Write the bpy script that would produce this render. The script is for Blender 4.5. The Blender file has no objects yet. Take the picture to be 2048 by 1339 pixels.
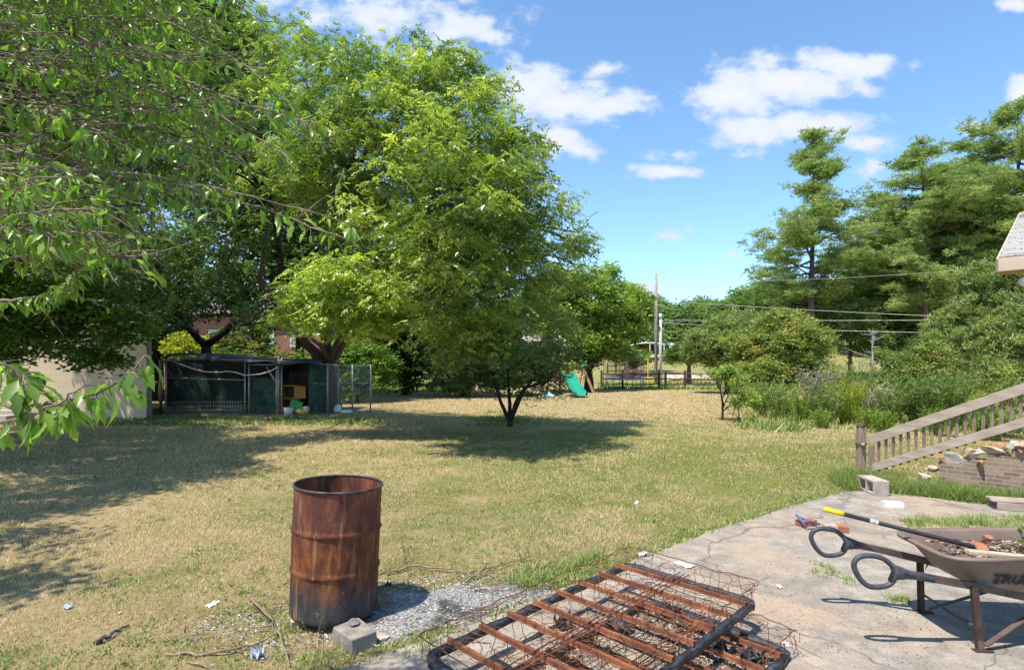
import bpy, math, random
import numpy as np
from mathutils import Vector, Matrix

# ------------------------------------------------------------------ camera, sky, sun
F = 1138.0; EYE = 1.7; HY = 730.0; CX = 1024.0        # 20 mm lens, level camera 1.7 m above the yard
SC = bpy.context.scene; COL = SC.collection
R = math.radians
cam = bpy.data.cameras.new("camera"); camo = bpy.data.objects.new("camera", cam); COL.objects.link(camo)
camo.location = (0, 0, EYE); camo.rotation_euler = (R(90), 0, 0)
cam.sensor_width = 36; cam.lens = 36 * F / 2048; cam.shift_y = (HY - 669.5) / 2048
cam.clip_start = 0.05; cam.clip_end = 2000
SC.camera = camo
SC.view_settings.view_transform = 'Standard'; SC.view_settings.look = 'None'
SC.view_settings.exposure = 0.80; SC.view_settings.gamma = 1; SC.view_settings.use_curve_mapping = False
SUN_EL = R(66); SHX, SHY = 0.75, 0.66                 # shadows fall right and away from the camera
sun = bpy.data.lights.new("sun", 'SUN'); suno = bpy.data.objects.new("sun", sun); COL.objects.link(suno)
sun.energy = 4.4; sun.angle = R(0.53); sun.color = (1.0, 0.94, 0.84)
_n = math.hypot(SHX, SHY); sd = Vector((SHX/_n*math.cos(SUN_EL), SHY/_n*math.cos(SUN_EL), -math.sin(SUN_EL)))
suno.rotation_euler = sd.to_track_quat('-Z', 'Y').to_euler(); suno.location = (-10, -9, 30)

w = bpy.data.worlds.new("World"); SC.world = w; w.use_nodes = True
nt = w.node_tree; nt.nodes.clear(); L = nt.links.new
def N(t, nt_=None, **k):
    n = (nt_ or nt).nodes.new(t)
    for a, b in k.items(): setattr(n, a, b)
    return n
sky = N('ShaderNodeTexSky', sky_type='NISHITA', sun_disc=False, sun_elevation=SUN_EL,
        sun_rotation=math.atan2(-SHX, -SHY), air_density=1.0, dust_density=0.1, ozone_density=2.2)
tc = N('ShaderNodeTexCoord'); sep = N('ShaderNodeSeparateXYZ'); L(tc.outputs['Generated'], sep.inputs[0])
def math_(op, a, b=None, c=None, clamp=False):
    m = N('ShaderNodeMath', operation=op, use_clamp=clamp)
    for i, v in enumerate((a, b, c)):
        if v is None: continue
        if isinstance(v, (int, float)): m.inputs[i].default_value = v
        else: L(v, m.inputs[i])
    return m.outputs[0]
yy = math_('MAXIMUM', sep.outputs[1], 0.04)
u_ = math_('DIVIDE', sep.outputs[0], yy); v_ = math_('DIVIDE', sep.outputs[2], yy)
cmb = N('ShaderNodeCombineXYZ'); L(u_, cmb.inputs[0]); L(v_, cmb.inputs[1])
# slight domain warp so cloud outlines billow
wn = N('ShaderNodeTexNoise'); wn.inputs['Scale'].default_value = 9; wn.inputs['Detail'].default_value = 4
L(cmb.outputs[0], wn.inputs['Vector'])
wa = N('ShaderNodeVectorMath', operation='MULTIPLY_ADD'); L(wn.outputs['Color'], wa.inputs[0])
wa.inputs[1].default_value = (0.07, 0.05, 0); wa.inputs[2].default_value = (-0.035, -0.025, 0)
wb = N('ShaderNodeVectorMath', operation='ADD'); L(cmb.outputs[0], wb.inputs[0]); L(wa.outputs[0], wb.inputs[1])
CL = [(1060,180,80,62,1),(1130,205,140,46,1),(1230,205,80,30,.85),(1205,140,62,18,.6),(1110,280,70,38,.8),(1160,300,62,22,.6),
      (1480,195,105,42,1),(1560,165,160,48,1.05),(1690,130,120,28,1),(1640,180,130,30,.7),(1500,270,90,40,.8),(1620,255,150,34,.8),(1720,285,80,26,.6),
      (1335,305,66,18,.6),(1335,342,78,17,.75),(1745,335,50,18,.6),(1960,255,55,22,.75),(2050,180,45,48,1),(2040,10,40,18,.9),
      (760,20,240,60,.62),(900,60,130,46,.62),(975,75,55,22,.7),(850,110,130,50,.5),(1345,475,42,14,.55),(1290,580,60,14,.7),(1465,515,22,10,.5),(1480,560,40,9,.4),(640,30,100,40,.5),
      (2400,300,200,70,1),(-700,200,300,90,1),(-300,-200,260,80,1),(3000,80,300,90,1)]
acc = None
for (cx, cy, rx, ry, s) in CL:
    mp = N('ShaderNodeVectorMath', operation='MULTIPLY_ADD'); L(wb.outputs[0], mp.inputs[0])
    sx, sy = F/rx/1.18, F/ry/1.22
    mp.inputs[1].default_value = (sx, sy, 0)
    mp.inputs[2].default_value = (-(cx-CX)/F*sx, -(HY-cy)/F*sy, 0)
    ln = N('ShaderNodeVectorMath', operation='LENGTH'); L(mp.outputs[0], ln.inputs[0])
    q = math_('MULTIPLY_ADD', ln.outputs['Value'], -s, s*1.15)
    acc = q if acc is None else math_('MAXIMUM', acc, q)
fn = N('ShaderNodeTexNoise'); fn.inputs['Scale'].default_value = 15; fn.inputs['Detail'].default_value = 9; fn.inputs['Roughness'].default_value = .6
mp2 = N('ShaderNodeVectorMath', operation='MULTIPLY'); L(cmb.outputs[0], mp2.inputs[0]); mp2.inputs[1].default_value = (1, 1.5, 1)
L(mp2.outputs[0], fn.inputs['Vector'])
den = math_('MULTIPLY_ADD', fn.outputs['Fac'], 1.9, -0.80)
den = math_('ADD', math_('MINIMUM', acc, 1.0), den)
ms = N('ShaderNodeMapRange', interpolation_type='SMOOTHSTEP'); L(den, ms.inputs[0])
ms.inputs[1].default_value = .26; ms.inputs[2].default_value = .82
fwd = math_('GREATER_THAN', sep.outputs[1], 0.05); up = math_('GREATER_THAN', sep.outputs[2], -0.02)
cm = math_('MULTIPLY', math_('MULTIPLY', ms.outputs[0], fwd), up)
ccol = N('ShaderNodeMix', data_type='RGBA'); ms2 = N('ShaderNodeMapRange'); L(den, ms2.inputs[0])
ms2.inputs[1].default_value = .4; ms2.inputs[2].default_value = 1.2; L(ms2.outputs[0], ccol.inputs['Factor'])
ccol.inputs['A'].default_value = (.62, .72, .86, 1); ccol.inputs['B'].default_value = (.80, .83, .88, 1)
tint = N('ShaderNodeMix', data_type='RGBA', blend_type='MULTIPLY'); tint.inputs['Factor'].default_value = 1
L(sky.outputs[0], tint.inputs['A']); tint.inputs['B'].default_value = (.88, 1.05, 1.12, 1)
bg1 = N('ShaderNodeBackground'); bg1.inputs[1].default_value = 0.135; L(tint.outputs['Result'], bg1.inputs[0])
bg2 = N('ShaderNodeBackground'); bg2.inputs[1].default_value = 0.66; L(ccol.outputs['Result'], bg2.inputs[0])
mx = N('ShaderNodeMixShader'); L(cm, mx.inputs[0]); L(bg1.outputs[0], mx.inputs[1]); L(bg2.outputs[0], mx.inputs[2])
wo = N('ShaderNodeOutputWorld'); L(mx.outputs[0], wo.inputs[0])

# ------------------------------------------------------------------ helpers
def P(px, py, d): return np.array([(px-CX)*d/F, d, EYE+(HY-py)*d/F])
def G(px, py, z=0.0):
    d = (EYE-z)*F/(py-HY); return np.array([(px-CX)*d/F, d, z])
rng = np.random.default_rng(7); rnd = random.Random(11)
_T = np.random.default_rng(3).random((256, 256))
def vnoise(x, y, s=0):
    x = np.asarray(x, float)+s*17.3; y = np.asarray(y, float)+s*9.1
    xi = np.floor(x).astype(int); yi = np.floor(y).astype(int); fx = x-xi; fy = y-yi
    fx = fx*fx*(3-2*fx); fy = fy*fy*(3-2*fy)
    t = lambda a, b: _T[a % 256, b % 256]
    return (t(xi, yi)*(1-fx)+t(xi+1, yi)*fx)*(1-fy)+(t(xi, yi+1)*(1-fx)+t(xi+1, yi+1)*fx)*fy
def fb(x, y, s=0): return .5*vnoise(x, y, s)+.3*vnoise(np.asarray(x)*2.1, np.asarray(y)*2.1, s+1)+.2*vnoise(np.asarray(x)*4.3, np.asarray(y)*4.3, s+2)
def H(x, y):
    x = np.asarray(x, float); y = np.asarray(y, float)
    r = np.maximum(0, y-42); h = .045*r*np.minimum(1, r/20)+.05*np.maximum(0, y-90)
    return h+.25*(vnoise(x/9, y/9)-.5)*np.clip((y-22)/15, 0, 1)

def tag(o, label=None, cat=None, group=None, kind=None):
    for k, v in (('label', label), ('category', cat), ('group', group), ('kind', kind)):
        if v: o[k] = v
    return o
def thing(name, label, cat, loc=(0, 0, 0), rotz=0, group=None):
    o = bpy.data.objects.new(name, None); COL.objects.link(o); o.location = loc; o.rotation_euler = (0, 0, rotz)
    o.empty_display_size = .1
    return tag(o, label, cat, group)
class MB:
    def __init__(s): s.v = []; s.f = []; s.n = 0
    def add(s, V, Fc):
        V = np.asarray(V, float).reshape(-1, 3); s.v.append(V)
        for f in Fc: s.f.append([i+s.n for i in f])
        s.n += len(V); return s
    def box(s, c, size, rot=None, j=0, taper=1):
        hx, hy, hz = [a/2 for a in size]
        V = np.array([[x*hx*(taper if z > 0 else 1), y*hy*(taper if z > 0 else 1), z*hz] for z in (-1, 1) for y in (-1, 1) for x in (-1, 1)], float)
        if j: V += rng.normal(0, j, V.shape)
        if rot is not None: V = V @ np.array(rot.to_matrix() if hasattr(rot, 'to_matrix') else rot).T
        return s.add(V+np.asarray(c, float), [(0, 2, 3, 1), (4, 5, 7, 6), (0, 1, 5, 4), (1, 3, 7, 5), (3, 2, 6, 7), (2, 0, 4, 6)])
    def bar(s, a, b, w, h, up=(0, 0, 1)):
        a = np.asarray(a, float); b = np.asarray(b, float); d = b-a; l = np.linalg.norm(d); d = d/l
        up = np.asarray(up, float); sd_ = np.cross(d, up); sd_ /= np.linalg.norm(sd_); up = np.cross(sd_, d)
        V = [p+sd_*x*w/2+up*z*h/2 for p in (a, b) for x, z in ((-1, -1), (1, -1), (1, 1), (-1, 1))]
        return s.add(V, [(0, 1, 2, 3), (7, 6, 5, 4), (0, 4, 5, 1), (1, 5, 6, 2), (2, 6, 7, 3), (3, 7, 4, 0)])
    def tube(s, pts, r, n=6, closed=False, cap=True):
        pts = np.asarray(pts, float); m = len(pts); r = np.broadcast_to(np.asarray(r, float), (m,))
        t = np.roll(pts, -1, 0)-np.roll(pts, 1, 0)
        if not closed: t[0] = pts[1]-pts[0]; t[-1] = pts[-1]-pts[-2]
        t /= np.linalg.norm(t, axis=1, keepdims=True)+1e-9
        a = np.array([0, 0, 1.]) if abs(t[0][2]) < .9 else np.array([1., 0, 0])
        u = np.cross(t[0], a); u /= np.linalg.norm(u); V = []
        ang = np.arange(n)*2*math.pi/n
        for i in range(m):
            u = u-t[i]*np.dot(u, t[i]); u /= np.linalg.norm(u)+1e-9; v = np.cross(t[i], u)
            V.append(pts[i]+r[i]*(np.cos(ang)[:, None]*u+np.sin(ang)[:, None]*v))
        Fc = []
        for i in range(m if closed else m-1):
            k = (i+1) % m
            for q in range(n): Fc.append((i*n+q, i*n+(q+1) % n, k*n+(q+1) % n, k*n+q))
        if cap and not closed: Fc.append(list(range(n-1, -1, -1))); Fc.append([(m-1)*n+q for q in range(n)])
        return s.add(np.concatenate(V), Fc)
    def lathe(s, prof, c=(0, 0, 0), n=32, j=0):
        m = len(prof); ang = np.arange(n)*2*math.pi/n
        V = np.array([[r*math.cos(a), r*math.sin(a), z] for r, z in prof for a in ang])+np.asarray(c, float)
        if j: V += rng.normal(0, j, V.shape)
        Fc = [(i*n+q, i*n+(q+1) % n, (i+1)*n+(q+1) % n, (i+1)*n+q) for i in range(m-1) for q in range(n)]
        return s.add(V, Fc)
    def prism(s, poly, z0, z1):
        n = len(poly); V = [(x, y, z0) for x, y in poly]+[(x, y, z1) for x, y in poly]
        return s.add(V, [list(range(n-1, -1, -1)), list(range(n, 2*n))]+[(i, (i+1) % n, n+(i+1) % n, n+i) for i in range(n)])
    def grid(s, X, Y, Z):
        a, b = X.shape
        V = np.stack([X, Y, Z], -1).reshape(-1, 3)
        return s.add(V, [(i*b+q, i*b+q+1, (i+1)*b+q+1, (i+1)*b+q) for i in range(a-1) for q in range(b-1)])
    def rock(s, c, size, seed, n=2, cuts=9, lo=.45):
        r_ = random.Random(seed); import bmesh
        bm = bmesh.new(); bmesh.ops.create_icosphere(bm, subdivisions=n, radius=1)
        V = np.array([v.co[:] for v in bm.verts]); Fc = [[v.index for v in f.verts] for f in bm.faces]; bm.free()
        g = np.random.default_rng(seed)
        for _ in range(cuts):
            d = g.normal(size=3); d /= np.linalg.norm(d); o = g.uniform(lo, .9); k = V@d-o
            V -= np.maximum(k, 0)[:, None]*d*.9
        V += g.normal(0, .025, V.shape)
        a = g.uniform(0, 6.28); Rm = np.array([[math.cos(a), -math.sin(a), 0], [math.sin(a), math.cos(a), 0], [0, 0, 1]])
        return s.add((V*np.asarray(size)/2)@Rm.T+np.asarray(c, float), Fc)
def link(name, me, mat, parent=None, loc=None):
    o = bpy.data.objects.new(name, me); COL.objects.link(o)
    if mat: me.materials.append(mat)
    if parent is not None: o.parent = parent
    if loc is not None: o.location = loc
    return o
def build(name, mb, mat, parent=None, smooth=False, world=False, base=None, bevel=0):
    V = np.concatenate(mb.v)
    if parent is not None and world:
        p = parent; chain = []
        while p is not None: chain.append(p); p = p.parent
        for q in reversed(chain):
            V = V-np.array(q.location[:]); a = -q.rotation_euler[2]
            if a: V = V@np.array([[math.cos(a), -math.sin(a), 0], [math.sin(a), math.cos(a), 0], [0, 0, 1]]).T
    loc = None
    if base is not None: V = V-np.asarray(base, float); loc = tuple(base)
    me = bpy.data.meshes.new(name); me.from_pydata(V.tolist(), [], mb.f); me.update()
    if smooth: me.shade_smooth()
    o = link(name, me, mat, parent, loc)
    if bevel:
        b = o.modifiers.new('bevel', 'BEVEL'); b.width = bevel; b.segments = 2; b.limit_method = 'ANGLE'; b.angle_limit = R(40)
    return o
def solo(name, mb, mat, label, cat, base, group=None, kind=None, smooth=False, bevel=0, wc=False):
    """wc: the mesh was built in world coordinates; otherwise around its own base"""
    o = build(name, mb, mat, None, smooth, False, base if wc else None, bevel); o.location = tuple(base)
    return tag(o, label, cat, group, kind)
def npmesh(name, V, k, mat, parent=None, base=None, tint=None, world=True):
    """V: (n*k,3) vertices, k per face"""
    V = np.asarray(V, np.float32)
    off = np.array(base if base is not None else (parent.location[:] if (parent is not None and world) else (0, 0, 0)), np.float32)
    V = V-off; nf = len(V)//k
    me = bpy.data.meshes.new(name)
    me.vertices.add(len(V)); me.vertices.foreach_set('co', V.ravel())
    me.loops.add(nf*k); me.loops.foreach_set('vertex_index', np.arange(nf*k, dtype=np.int32))
    me.polygons.add(nf); me.polygons.foreach_set('loop_start', np.arange(0, nf*k, k, dtype=np.int32))
    me.update(calc_edges=True)
    if tint is not None:
        at = me.attributes.new('tint', 'FLOAT', 'POINT'); at.data.foreach_set('value', np.repeat(np.asarray(tint, np.float32), k))
    return link(name, me, mat, parent, tuple(base) if base is not None else None)

# ------------------------------------------------------------------ materials
def newmat(name):
    m = bpy.data.materials.new(name); m.use_nodes = True
    return m, m.node_tree, m.node_tree.nodes['Principled BSDF']
def ramp(ntr, stops, fac):
    r = ntr.nodes.new('ShaderNodeValToRGB'); e = r.color_ramp.elements
    while len(e) > 1: e.remove(e[-1])
    e[0].position = stops[0][0]; e[0].color = (*stops[0][1], 1)
    for p_, c_ in stops[1:]:
        x = e.new(p_); x.color = (*c_, 1)
    ntr.links.new(fac, r.inputs[0]); return r.outputs[0]
def noise(ntr, scale, detail=6, stretch=(1, 1, 1), rough=.6, coord='Object', dist=0):
    t = ntr.nodes.new('ShaderNodeTexCoord'); m = ntr.nodes.new('ShaderNodeMapping'); m.inputs['Scale'].default_value = stretch
    ntr.links.new(t.outputs[coord], m.inputs[0]); n = ntr.nodes.new('ShaderNodeTexNoise')
    n.inputs['Scale'].default_value = scale; n.inputs['Detail'].default_value = detail; n.inputs['Roughness'].default_value = rough
    n.inputs['Distortion'].default_value = dist
    ntr.links.new(m.outputs[0], n.inputs['Vector']); return n.outputs['Fac']
def mixc(ntr, fac, a, b, mode='MIX'):
    m = ntr.nodes.new('ShaderNodeMix'); m.data_type = 'RGBA'; m.blend_type = mode
    for i, v in (('Factor', fac), ('A', a), ('B', b)):
        if isinstance(v, (int, float)): m.inputs[i].default_value = v
        elif isinstance(v, tuple): m.inputs[i].default_value = (*v, 1)
        else: ntr.links.new(v, m.inputs[i])
    return m.outputs['Result']
def mr(ntr, v, a, b, c=0, d=1):
    m = ntr.nodes.new('ShaderNodeMapRange'); ntr.links.new(v, m.inputs[0])
    for i, q in enumerate((a, b, c, d)): m.inputs[i+1].default_value = q
    return m.outputs[0]
def bump(ntr, b, h, strength=.4, dist=.01):
    n = ntr.nodes.new('ShaderNodeBump'); n.inputs['Strength'].default_value = strength; n.inputs['Distance'].default_value = dist
    ntr.links.new(h, n.inputs['Height']); ntr.links.new(n.outputs[0], b.inputs['Normal'])
_mc = {}
def NM(name, stops, scale=5, stretch=(1, 1, 1), detail=6, rough=.85, bs=.3, bd=.01, bscale=None, metal=0, spec=.3, coord='Object'):
    if name in _mc: return _mc[name]
    m, t, b = newmat(name)
    n = noise(t, scale, detail, stretch, coord=coord)
    t.links.new(ramp(t, stops, n), b.inputs['Base Color'])
    b.inputs['Roughness'].default_value = rough; b.inputs['Metallic'].default_value = metal; b.inputs['Specular IOR Level'].default_value = spec
    if bs: bump(t, b, noise(t, bscale or scale*3, 5, stretch, coord=coord), bs, bd)
    _mc[name] = m; return m
def leafmat(name, stops, trans=.35, rough=.45, spec=.35):
    m, t, b = newmat(name)
    a = t.nodes.new('ShaderNodeAttribute'); a.attribute_name = 'tint'
    c = ramp(t, stops, a.outputs['Fac']); t.links.new(c, b.inputs['Base Color'])
    b.inputs['Roughness'].default_value = rough; b.inputs['Specular IOR Level'].default_value = spec
    tr = t.nodes.new('ShaderNodeBsdfTranslucent'); t.links.new(mixc(t, 1.0, c, (1.25, 1.55, .6), 'MULTIPLY'), tr.inputs[0])
    mx_ = t.nodes.new('ShaderNodeMixShader'); mx_.inputs[0].default_value = trans
    t.links.new(b.outputs[0], mx_.inputs[1]); t.links.new(tr.outputs[0], mx_.inputs[2])
    t.links.new(mx_.outputs[0], t.nodes['Material Output'].inputs[0]); return m
M_bark = NM('bark', [(.3, (.05, .038, .03)), (.7, (.16, .12, .09))], 6, (4, 4, .6), rough=.95, bs=.8, bd=.03)
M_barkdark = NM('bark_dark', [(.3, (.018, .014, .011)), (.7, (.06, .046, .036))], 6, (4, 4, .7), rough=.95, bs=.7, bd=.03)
M_barkpine = NM('bark_pine', [(.3, (.07, .05, .045)), (.7, (.2, .15, .13))], 3, (3, 3, .8), rough=.95, bs=.6, bd=.03)
M_twig = NM('twig', [(.35, (.07, .055, .035)), (.65, (.28, .22, .16))], 9, rough=.85, bs=.2, bd=.002)
M_stick = NM('stick', [(.3, (.12, .08, .055)), (.7, (.33, .24, .17))], 20, rough=.9, bs=.4, bd=.004)
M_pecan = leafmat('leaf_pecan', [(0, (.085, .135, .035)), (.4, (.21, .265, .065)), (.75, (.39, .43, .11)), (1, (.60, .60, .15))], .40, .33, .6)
M_sunlit = leafmat('leaf_sunlit_pecan', [(0, (.12, .18, .04)), (.4, (.28, .35, .08)), (.75, (.44, .50, .12)), (1, (.62, .64, .16))], .4, .33, .6)  # pecan ramp lightened, full sun on the low crown put into its colour
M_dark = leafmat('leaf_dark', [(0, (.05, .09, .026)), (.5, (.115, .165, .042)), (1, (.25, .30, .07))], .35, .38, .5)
M_maple = leafmat('leaf_maple', [(0, (.06, .12, .022)), (.5, (.13, .21, .035)), (1, (.28, .37, .06))], .42)
M_light = leafmat('leaf_light', [(0, (.09, .15, .03)), (.5, (.20, .28, .05)), (1, (.38, .43, .09))], .4)
M_pine = leafmat('leaf_pine', [(0, (.16, .21, .07)), (.5, (.28, .345, .115)), (1, (.42, .46, .18))], .4, .5)
M_cedar = leafmat('leaf_cedar', [(0, (.12, .17, .05)), (.5, (.23, .28, .085)), (1, (.36, .38, .14))], .3, .6)
M_myrtle = leafmat('leaf_myrtle', [(0, (.11, .16, .04)), (.5, (.24, .29, .075)), (.85, (.34, .34, .07)), (1, (.52, .30, .14))], .35)
M_far = leafmat('leaf_far', [(0, (.11, .175, .06)), (.5, (.21, .28, .09)), (1, (.36, .41, .14))], .38, .6)
M_grey = leafmat('leaf_grey', [(0, (.16, .14, .09)), (.5, (.28, .25, .18)), (1, (.42, .37, .29))], .2, .8)
M_yel = leafmat('leaf_yellow', [(0, (.20, .24, .03)), (.5, (.38, .40, .05)), (1, (.6, .55, .09))], .4)
M_rosebush = leafmat('leaf_foreground', [(0, (.09, .17, .03)), (.5, (.19, .30, .05)), (.9, (.33, .45, .09)), (.97, (.42, .50, .09)), (1, (.45, .42, .06))], .52, .34, .55)
M_blue = leafmat('leaf_yucca', [(0, (.06, .13, .03)), (.5, (.13, .24, .04)), (1, (.30, .40, .07))], .3)
M_blade = leafmat('grass_blade', [(0, (.14, .18, .05)), (.35, (.36, .34, .14)), (.41, (.24, .165, .09)), (.5, (.45, .33, .19)), (1, (.74, .57, .37))], .2, .85, .12)
M_weed = leafmat('weed_blade', [(0, (.10, .16, .04)), (.5, (.21, .27, .075)), (.85, (.36, .38, .13)), (1, (.5, .42, .24))], .3, .65)
M_debris = leafmat('debris', [(0, (.015, .013, .012)), (.35, (.12, .07, .04)), (.7, (.34, .23, .14)), (.92, (.5, .42, .33)), (1, (.75, .72, .68))], .05, .9, .1)
M_ashfl = leafmat('ash_flake', [(0, (.02, .02, .022)), (.4, (.2, .2, .21)), (1, (.72, .71, .69))], 0, .95, .1)
M_oldwire = NM('old_wire', [(.3, (.10, .10, .10)), (.7, (.2, .2, .2))], 8, rough=.6, bs=0, metal=.3)
M_galv = NM('galvanised', [(.3, (.30, .30, .30)), (.7, (.5, .5, .49))], 8, rough=.5, bs=0, metal=.6)
M_wood = NM('weathered_wood', [(.25, (.27, .205, .155)), (.5, (.37, .295, .235)), (.75, (.46, .38, .315))], 3, (1.2, 1.2, 5), rough=.85, bs=.25, bd=.002)
M_woodz = NM('weathered_wood_upright', [(.25, (.15, .10, .075)), (.5, (.28, .20, .15)), (.75, (.42, .34, .28))], 5, (9, 9, 1), rough=.85, bs=.5, bd=.004)
M_rail = NM('fence_rail', [(.3, (.035, .028, .022)), (.7, (.12, .095, .075))], 5, rough=.9)
M_black = NM('black_rubber', [(.3, (.015, .015, .016)), (.7, (.035, .035, .037))], 20, rough=.55, bs=.1, bd=.001)
M_grip = NM('dark_grip', [(.3, (.04, .041, .045)), (.7, (.075, .077, .084))], 30, rough=.5, bs=.15, bd=.001)
M_rustwire = NM('rusty_wire', [(.3, (.05, .022, .015)), (.6, (.20, .075, .035)), (.8, (.34, .13, .05))], 18, rough=.9, bs=0)
M_rustslat = NM('rusty_slat', [(.3, (.085, .03, .02)), (.5, (.19, .068, .034)), (.75, (.34, .135, .06))], 9, rough=.85, bs=.4, bd=.003)
M_char = NM('charred_plastic', [(.35, (.012, .012, .014)), (.6, (.045, .047, .055)), (.8, (.12, .12, .14))], 22, rough=.42, bs=.9, bd=.008, spec=.5)
M_stone = NM('wall_stone', [(.25, (.30, .17, .10)), (.5, (.48, .34, .24)), (.75, (.62, .54, .47))], 5, rough=.9, bs=.6, bd=.02)
M_block = NM('concrete_block', [(.3, (.28, .23, .19)), (.7, (.48, .42, .36))], 18, rough=.95, bs=.5, bd=.004)
M_redbrick = NM('red_brick', [(.3, (.26, .085, .05)), (.7, (.42, .17, .11))], 14, rough=.95, bs=.5, bd=.003)
M_white = NM('white_paint', [(.3, (.66, .66, .66)), (.7, (.8, .8, .79))], 6, rough=.6, bs=0)
M_tarp = NM('black_tarp', [(.3, (.012, .014, .018)), (.7, (.045, .052, .07))], 3, rough=.4, bs=.8, bd=.05, spec=.5)
M_paper = NM('white_scrap', [(.3, (.6, .6, .6)), (.7, (.85, .85, .85))], 10, rough=.7, bs=.2)
# ------------------------------------------------------------------ ground
m_lawn, t, b = newmat('lawn')
big = noise(t, .35, 4); med = noise(t, 1.6, 6); fine = noise(t, 16, 8, rough=.75); vf = noise(t, 75, 4, rough=.8)
tan = ramp(t, [(.3, (.27, .195, .095)), (.5, (.41, .31, .165)), (.7, (.54, .425, .25))], fine)
soil = ramp(t, [(.3, (.36, .24, .135)), (.7, (.54, .40, .24))], fine)
grn = ramp(t, [(.3, (.12, .145, .03)), (.5, (.21, .22, .055)), (.7, (.34, .31, .11))], fine)
tcn = t.nodes.new('ShaderNodeTexCoord')
vm = t.nodes.new('ShaderNodeVectorMath'); vm.operation = 'MULTIPLY_ADD'; t.links.new(tcn.outputs['Object'], vm.inputs[0])
vm.inputs[1].default_value = (.19, .17, 0); vm.inputs[2].default_value = (-.68, -1.7, 0)
vl = t.nodes.new('ShaderNodeVectorMath'); vl.operation = 'LENGTH'; t.links.new(vm.outputs[0], vl.inputs[0])
g1 = mr(t, vl.outputs['Value'], 0, 1.6, .25, 0)
sy_ = t.nodes.new('ShaderNodeSeparateXYZ'); t.links.new(tcn.outputs['Object'], sy_.inputs[0]); g2 = mr(t, sy_.outputs[1], 41, 50, 0, .13)
def add_(t, a, b, op='ADD'):
    m = t.nodes.new('ShaderNodeMath'); m.operation = op
    for i, v in enumerate((a, b)):
        if isinstance(v, (int, float)): m.inputs[i].default_value = v
        else: t.links.new(v, m.inputs[i])
    return m.outputs[0]
gsum = add_(t, add_(t, add_(t, add_(t, big, .45, 'MULTIPLY'), add_(t, med, .55, 'MULTIPLY')), g1), g2)
c = mixc(t, mr(t, gsum, .50, .68), tan, grn)
c = mixc(t, mr(t, add_(t, noise(t, .9, 5), g1, 'SUBTRACT'), .56, .68), c, soil)
c = mixc(t, mr(t, vf, .35, .65), mixc(t, 1.0, c, (.72, .72, .70), 'MULTIPLY'), c)
t.links.new(c, b.inputs['Base Color']); b.inputs['Roughness'].default_value = .95; b.inputs['Specular IOR Level'].default_value = .1
bump(t, b, vf, .8, .03)
xs = np.unique(np.concatenate([np.linspace(-260, -40, 12), np.linspace(-40, 40, 61), np.linspace(40, 260, 12)]))
ys = np.unique(np.concatenate([np.linspace(-60, 0, 7), np.linspace(0, 80, 61), np.linspace(80, 420, 20)]))
X, Y = np.meshgrid(xs, ys); gm = MB().grid(X, Y, H(X, Y))
tag(build('ground', gm, m_lawn, smooth=True), kind='structure')

# concrete patio (a slab with its own thickness, one edge beside the lawn)
m_pat, t, b = newmat('patio_concrete')
n1 = noise(t, .8, 6); n2 = noise(t, 6, 8, rough=.7); n3 = noise(t, 60, 4, rough=.8); n4 = noise(t, 1.7, 7, dist=1.2)
c = ramp(t, [(.3, (.20, .175, .145)), (.5, (.30, .262, .22)), (.7, (.41, .37, .315))], n2)
c = mixc(t, mr(t, n1, .45, .68), c, (.38, .28, .20)); c = mixc(t, mr(t, n4, .48, .64, 0, .8), c, (.20, .18, .16))
c = mixc(t, mr(t, n3, .38, .5), mixc(t, 1.0, c, (.7, .68, .66), 'MULTIPLY'), c)
vo = t.nodes.new('ShaderNodeTexVoronoi'); vo.feature = 'DISTANCE_TO_EDGE'; vo.inputs['Scale'].default_value = .42
tcn = t.nodes.new('ShaderNodeTexCoord'); nz = t.nodes.new('ShaderNodeTexNoise'); nz.inputs['Scale'].default_value = 3
t.links.new(tcn.outputs['Object'], nz.inputs['Vector'])
wv = t.nodes.new('ShaderNodeVectorMath'); wv.operation = 'MULTIPLY_ADD'; t.links.new(nz.outputs['Color'], wv.inputs[0])
wv.inputs[1].default_value = (.5, .5, 0); t.links.new(tcn.outputs['Object'], wv.inputs[2]); t.links.new(wv.outputs[0], vo.inputs['Vector'])
c = mixc(t, mr(t, vo.outputs['Distance'], .001, .006, .7, 0), c, (.12, .09, .07))
t.links.new(c, b.inputs['Base Color']); b.inputs['Roughness'].default_value = .92; b.inputs['Specular IOR Level'].default_value = .2
bump(t, b, n3, .5, .006)
edge = [(-2.2, 2.05), (-.877, 3.18), (.35, 4.25), (1.25, 5.08), (2.14, 5.86), (3.3, 6.75), (4.35, 7.5), (4.7, 7.62), (4.95, 7.55), (5.44, 7.06), (5.84, 6.80), (6.9, 6.1), (14, 1.2), (14, -6), (-2.2, -6)]
dense = []
for i, (a, bb) in enumerate(zip(edge, edge[1:]+edge[:1])):
    k = 14 if i < 11 else 1
    for q in range(k):
        s_ = q/k; o = (vnoise(i*5+s_*5, 3.3)-.5)*.05 if 0 < i < 11 else 0
        dense.append((a[0]*(1-s_)+bb[0]*s_+float(o)*.7, a[1]*(1-s_)+bb[1]*s_-float(o)*.7))
tag(build('patio', MB().prism(dense, -.12, .03), m_pat, bevel=.008), kind='structure')
PZ = .03
from mathutils.geometry import intersect_point_line
EP = np.array(edge[:11])
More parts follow.
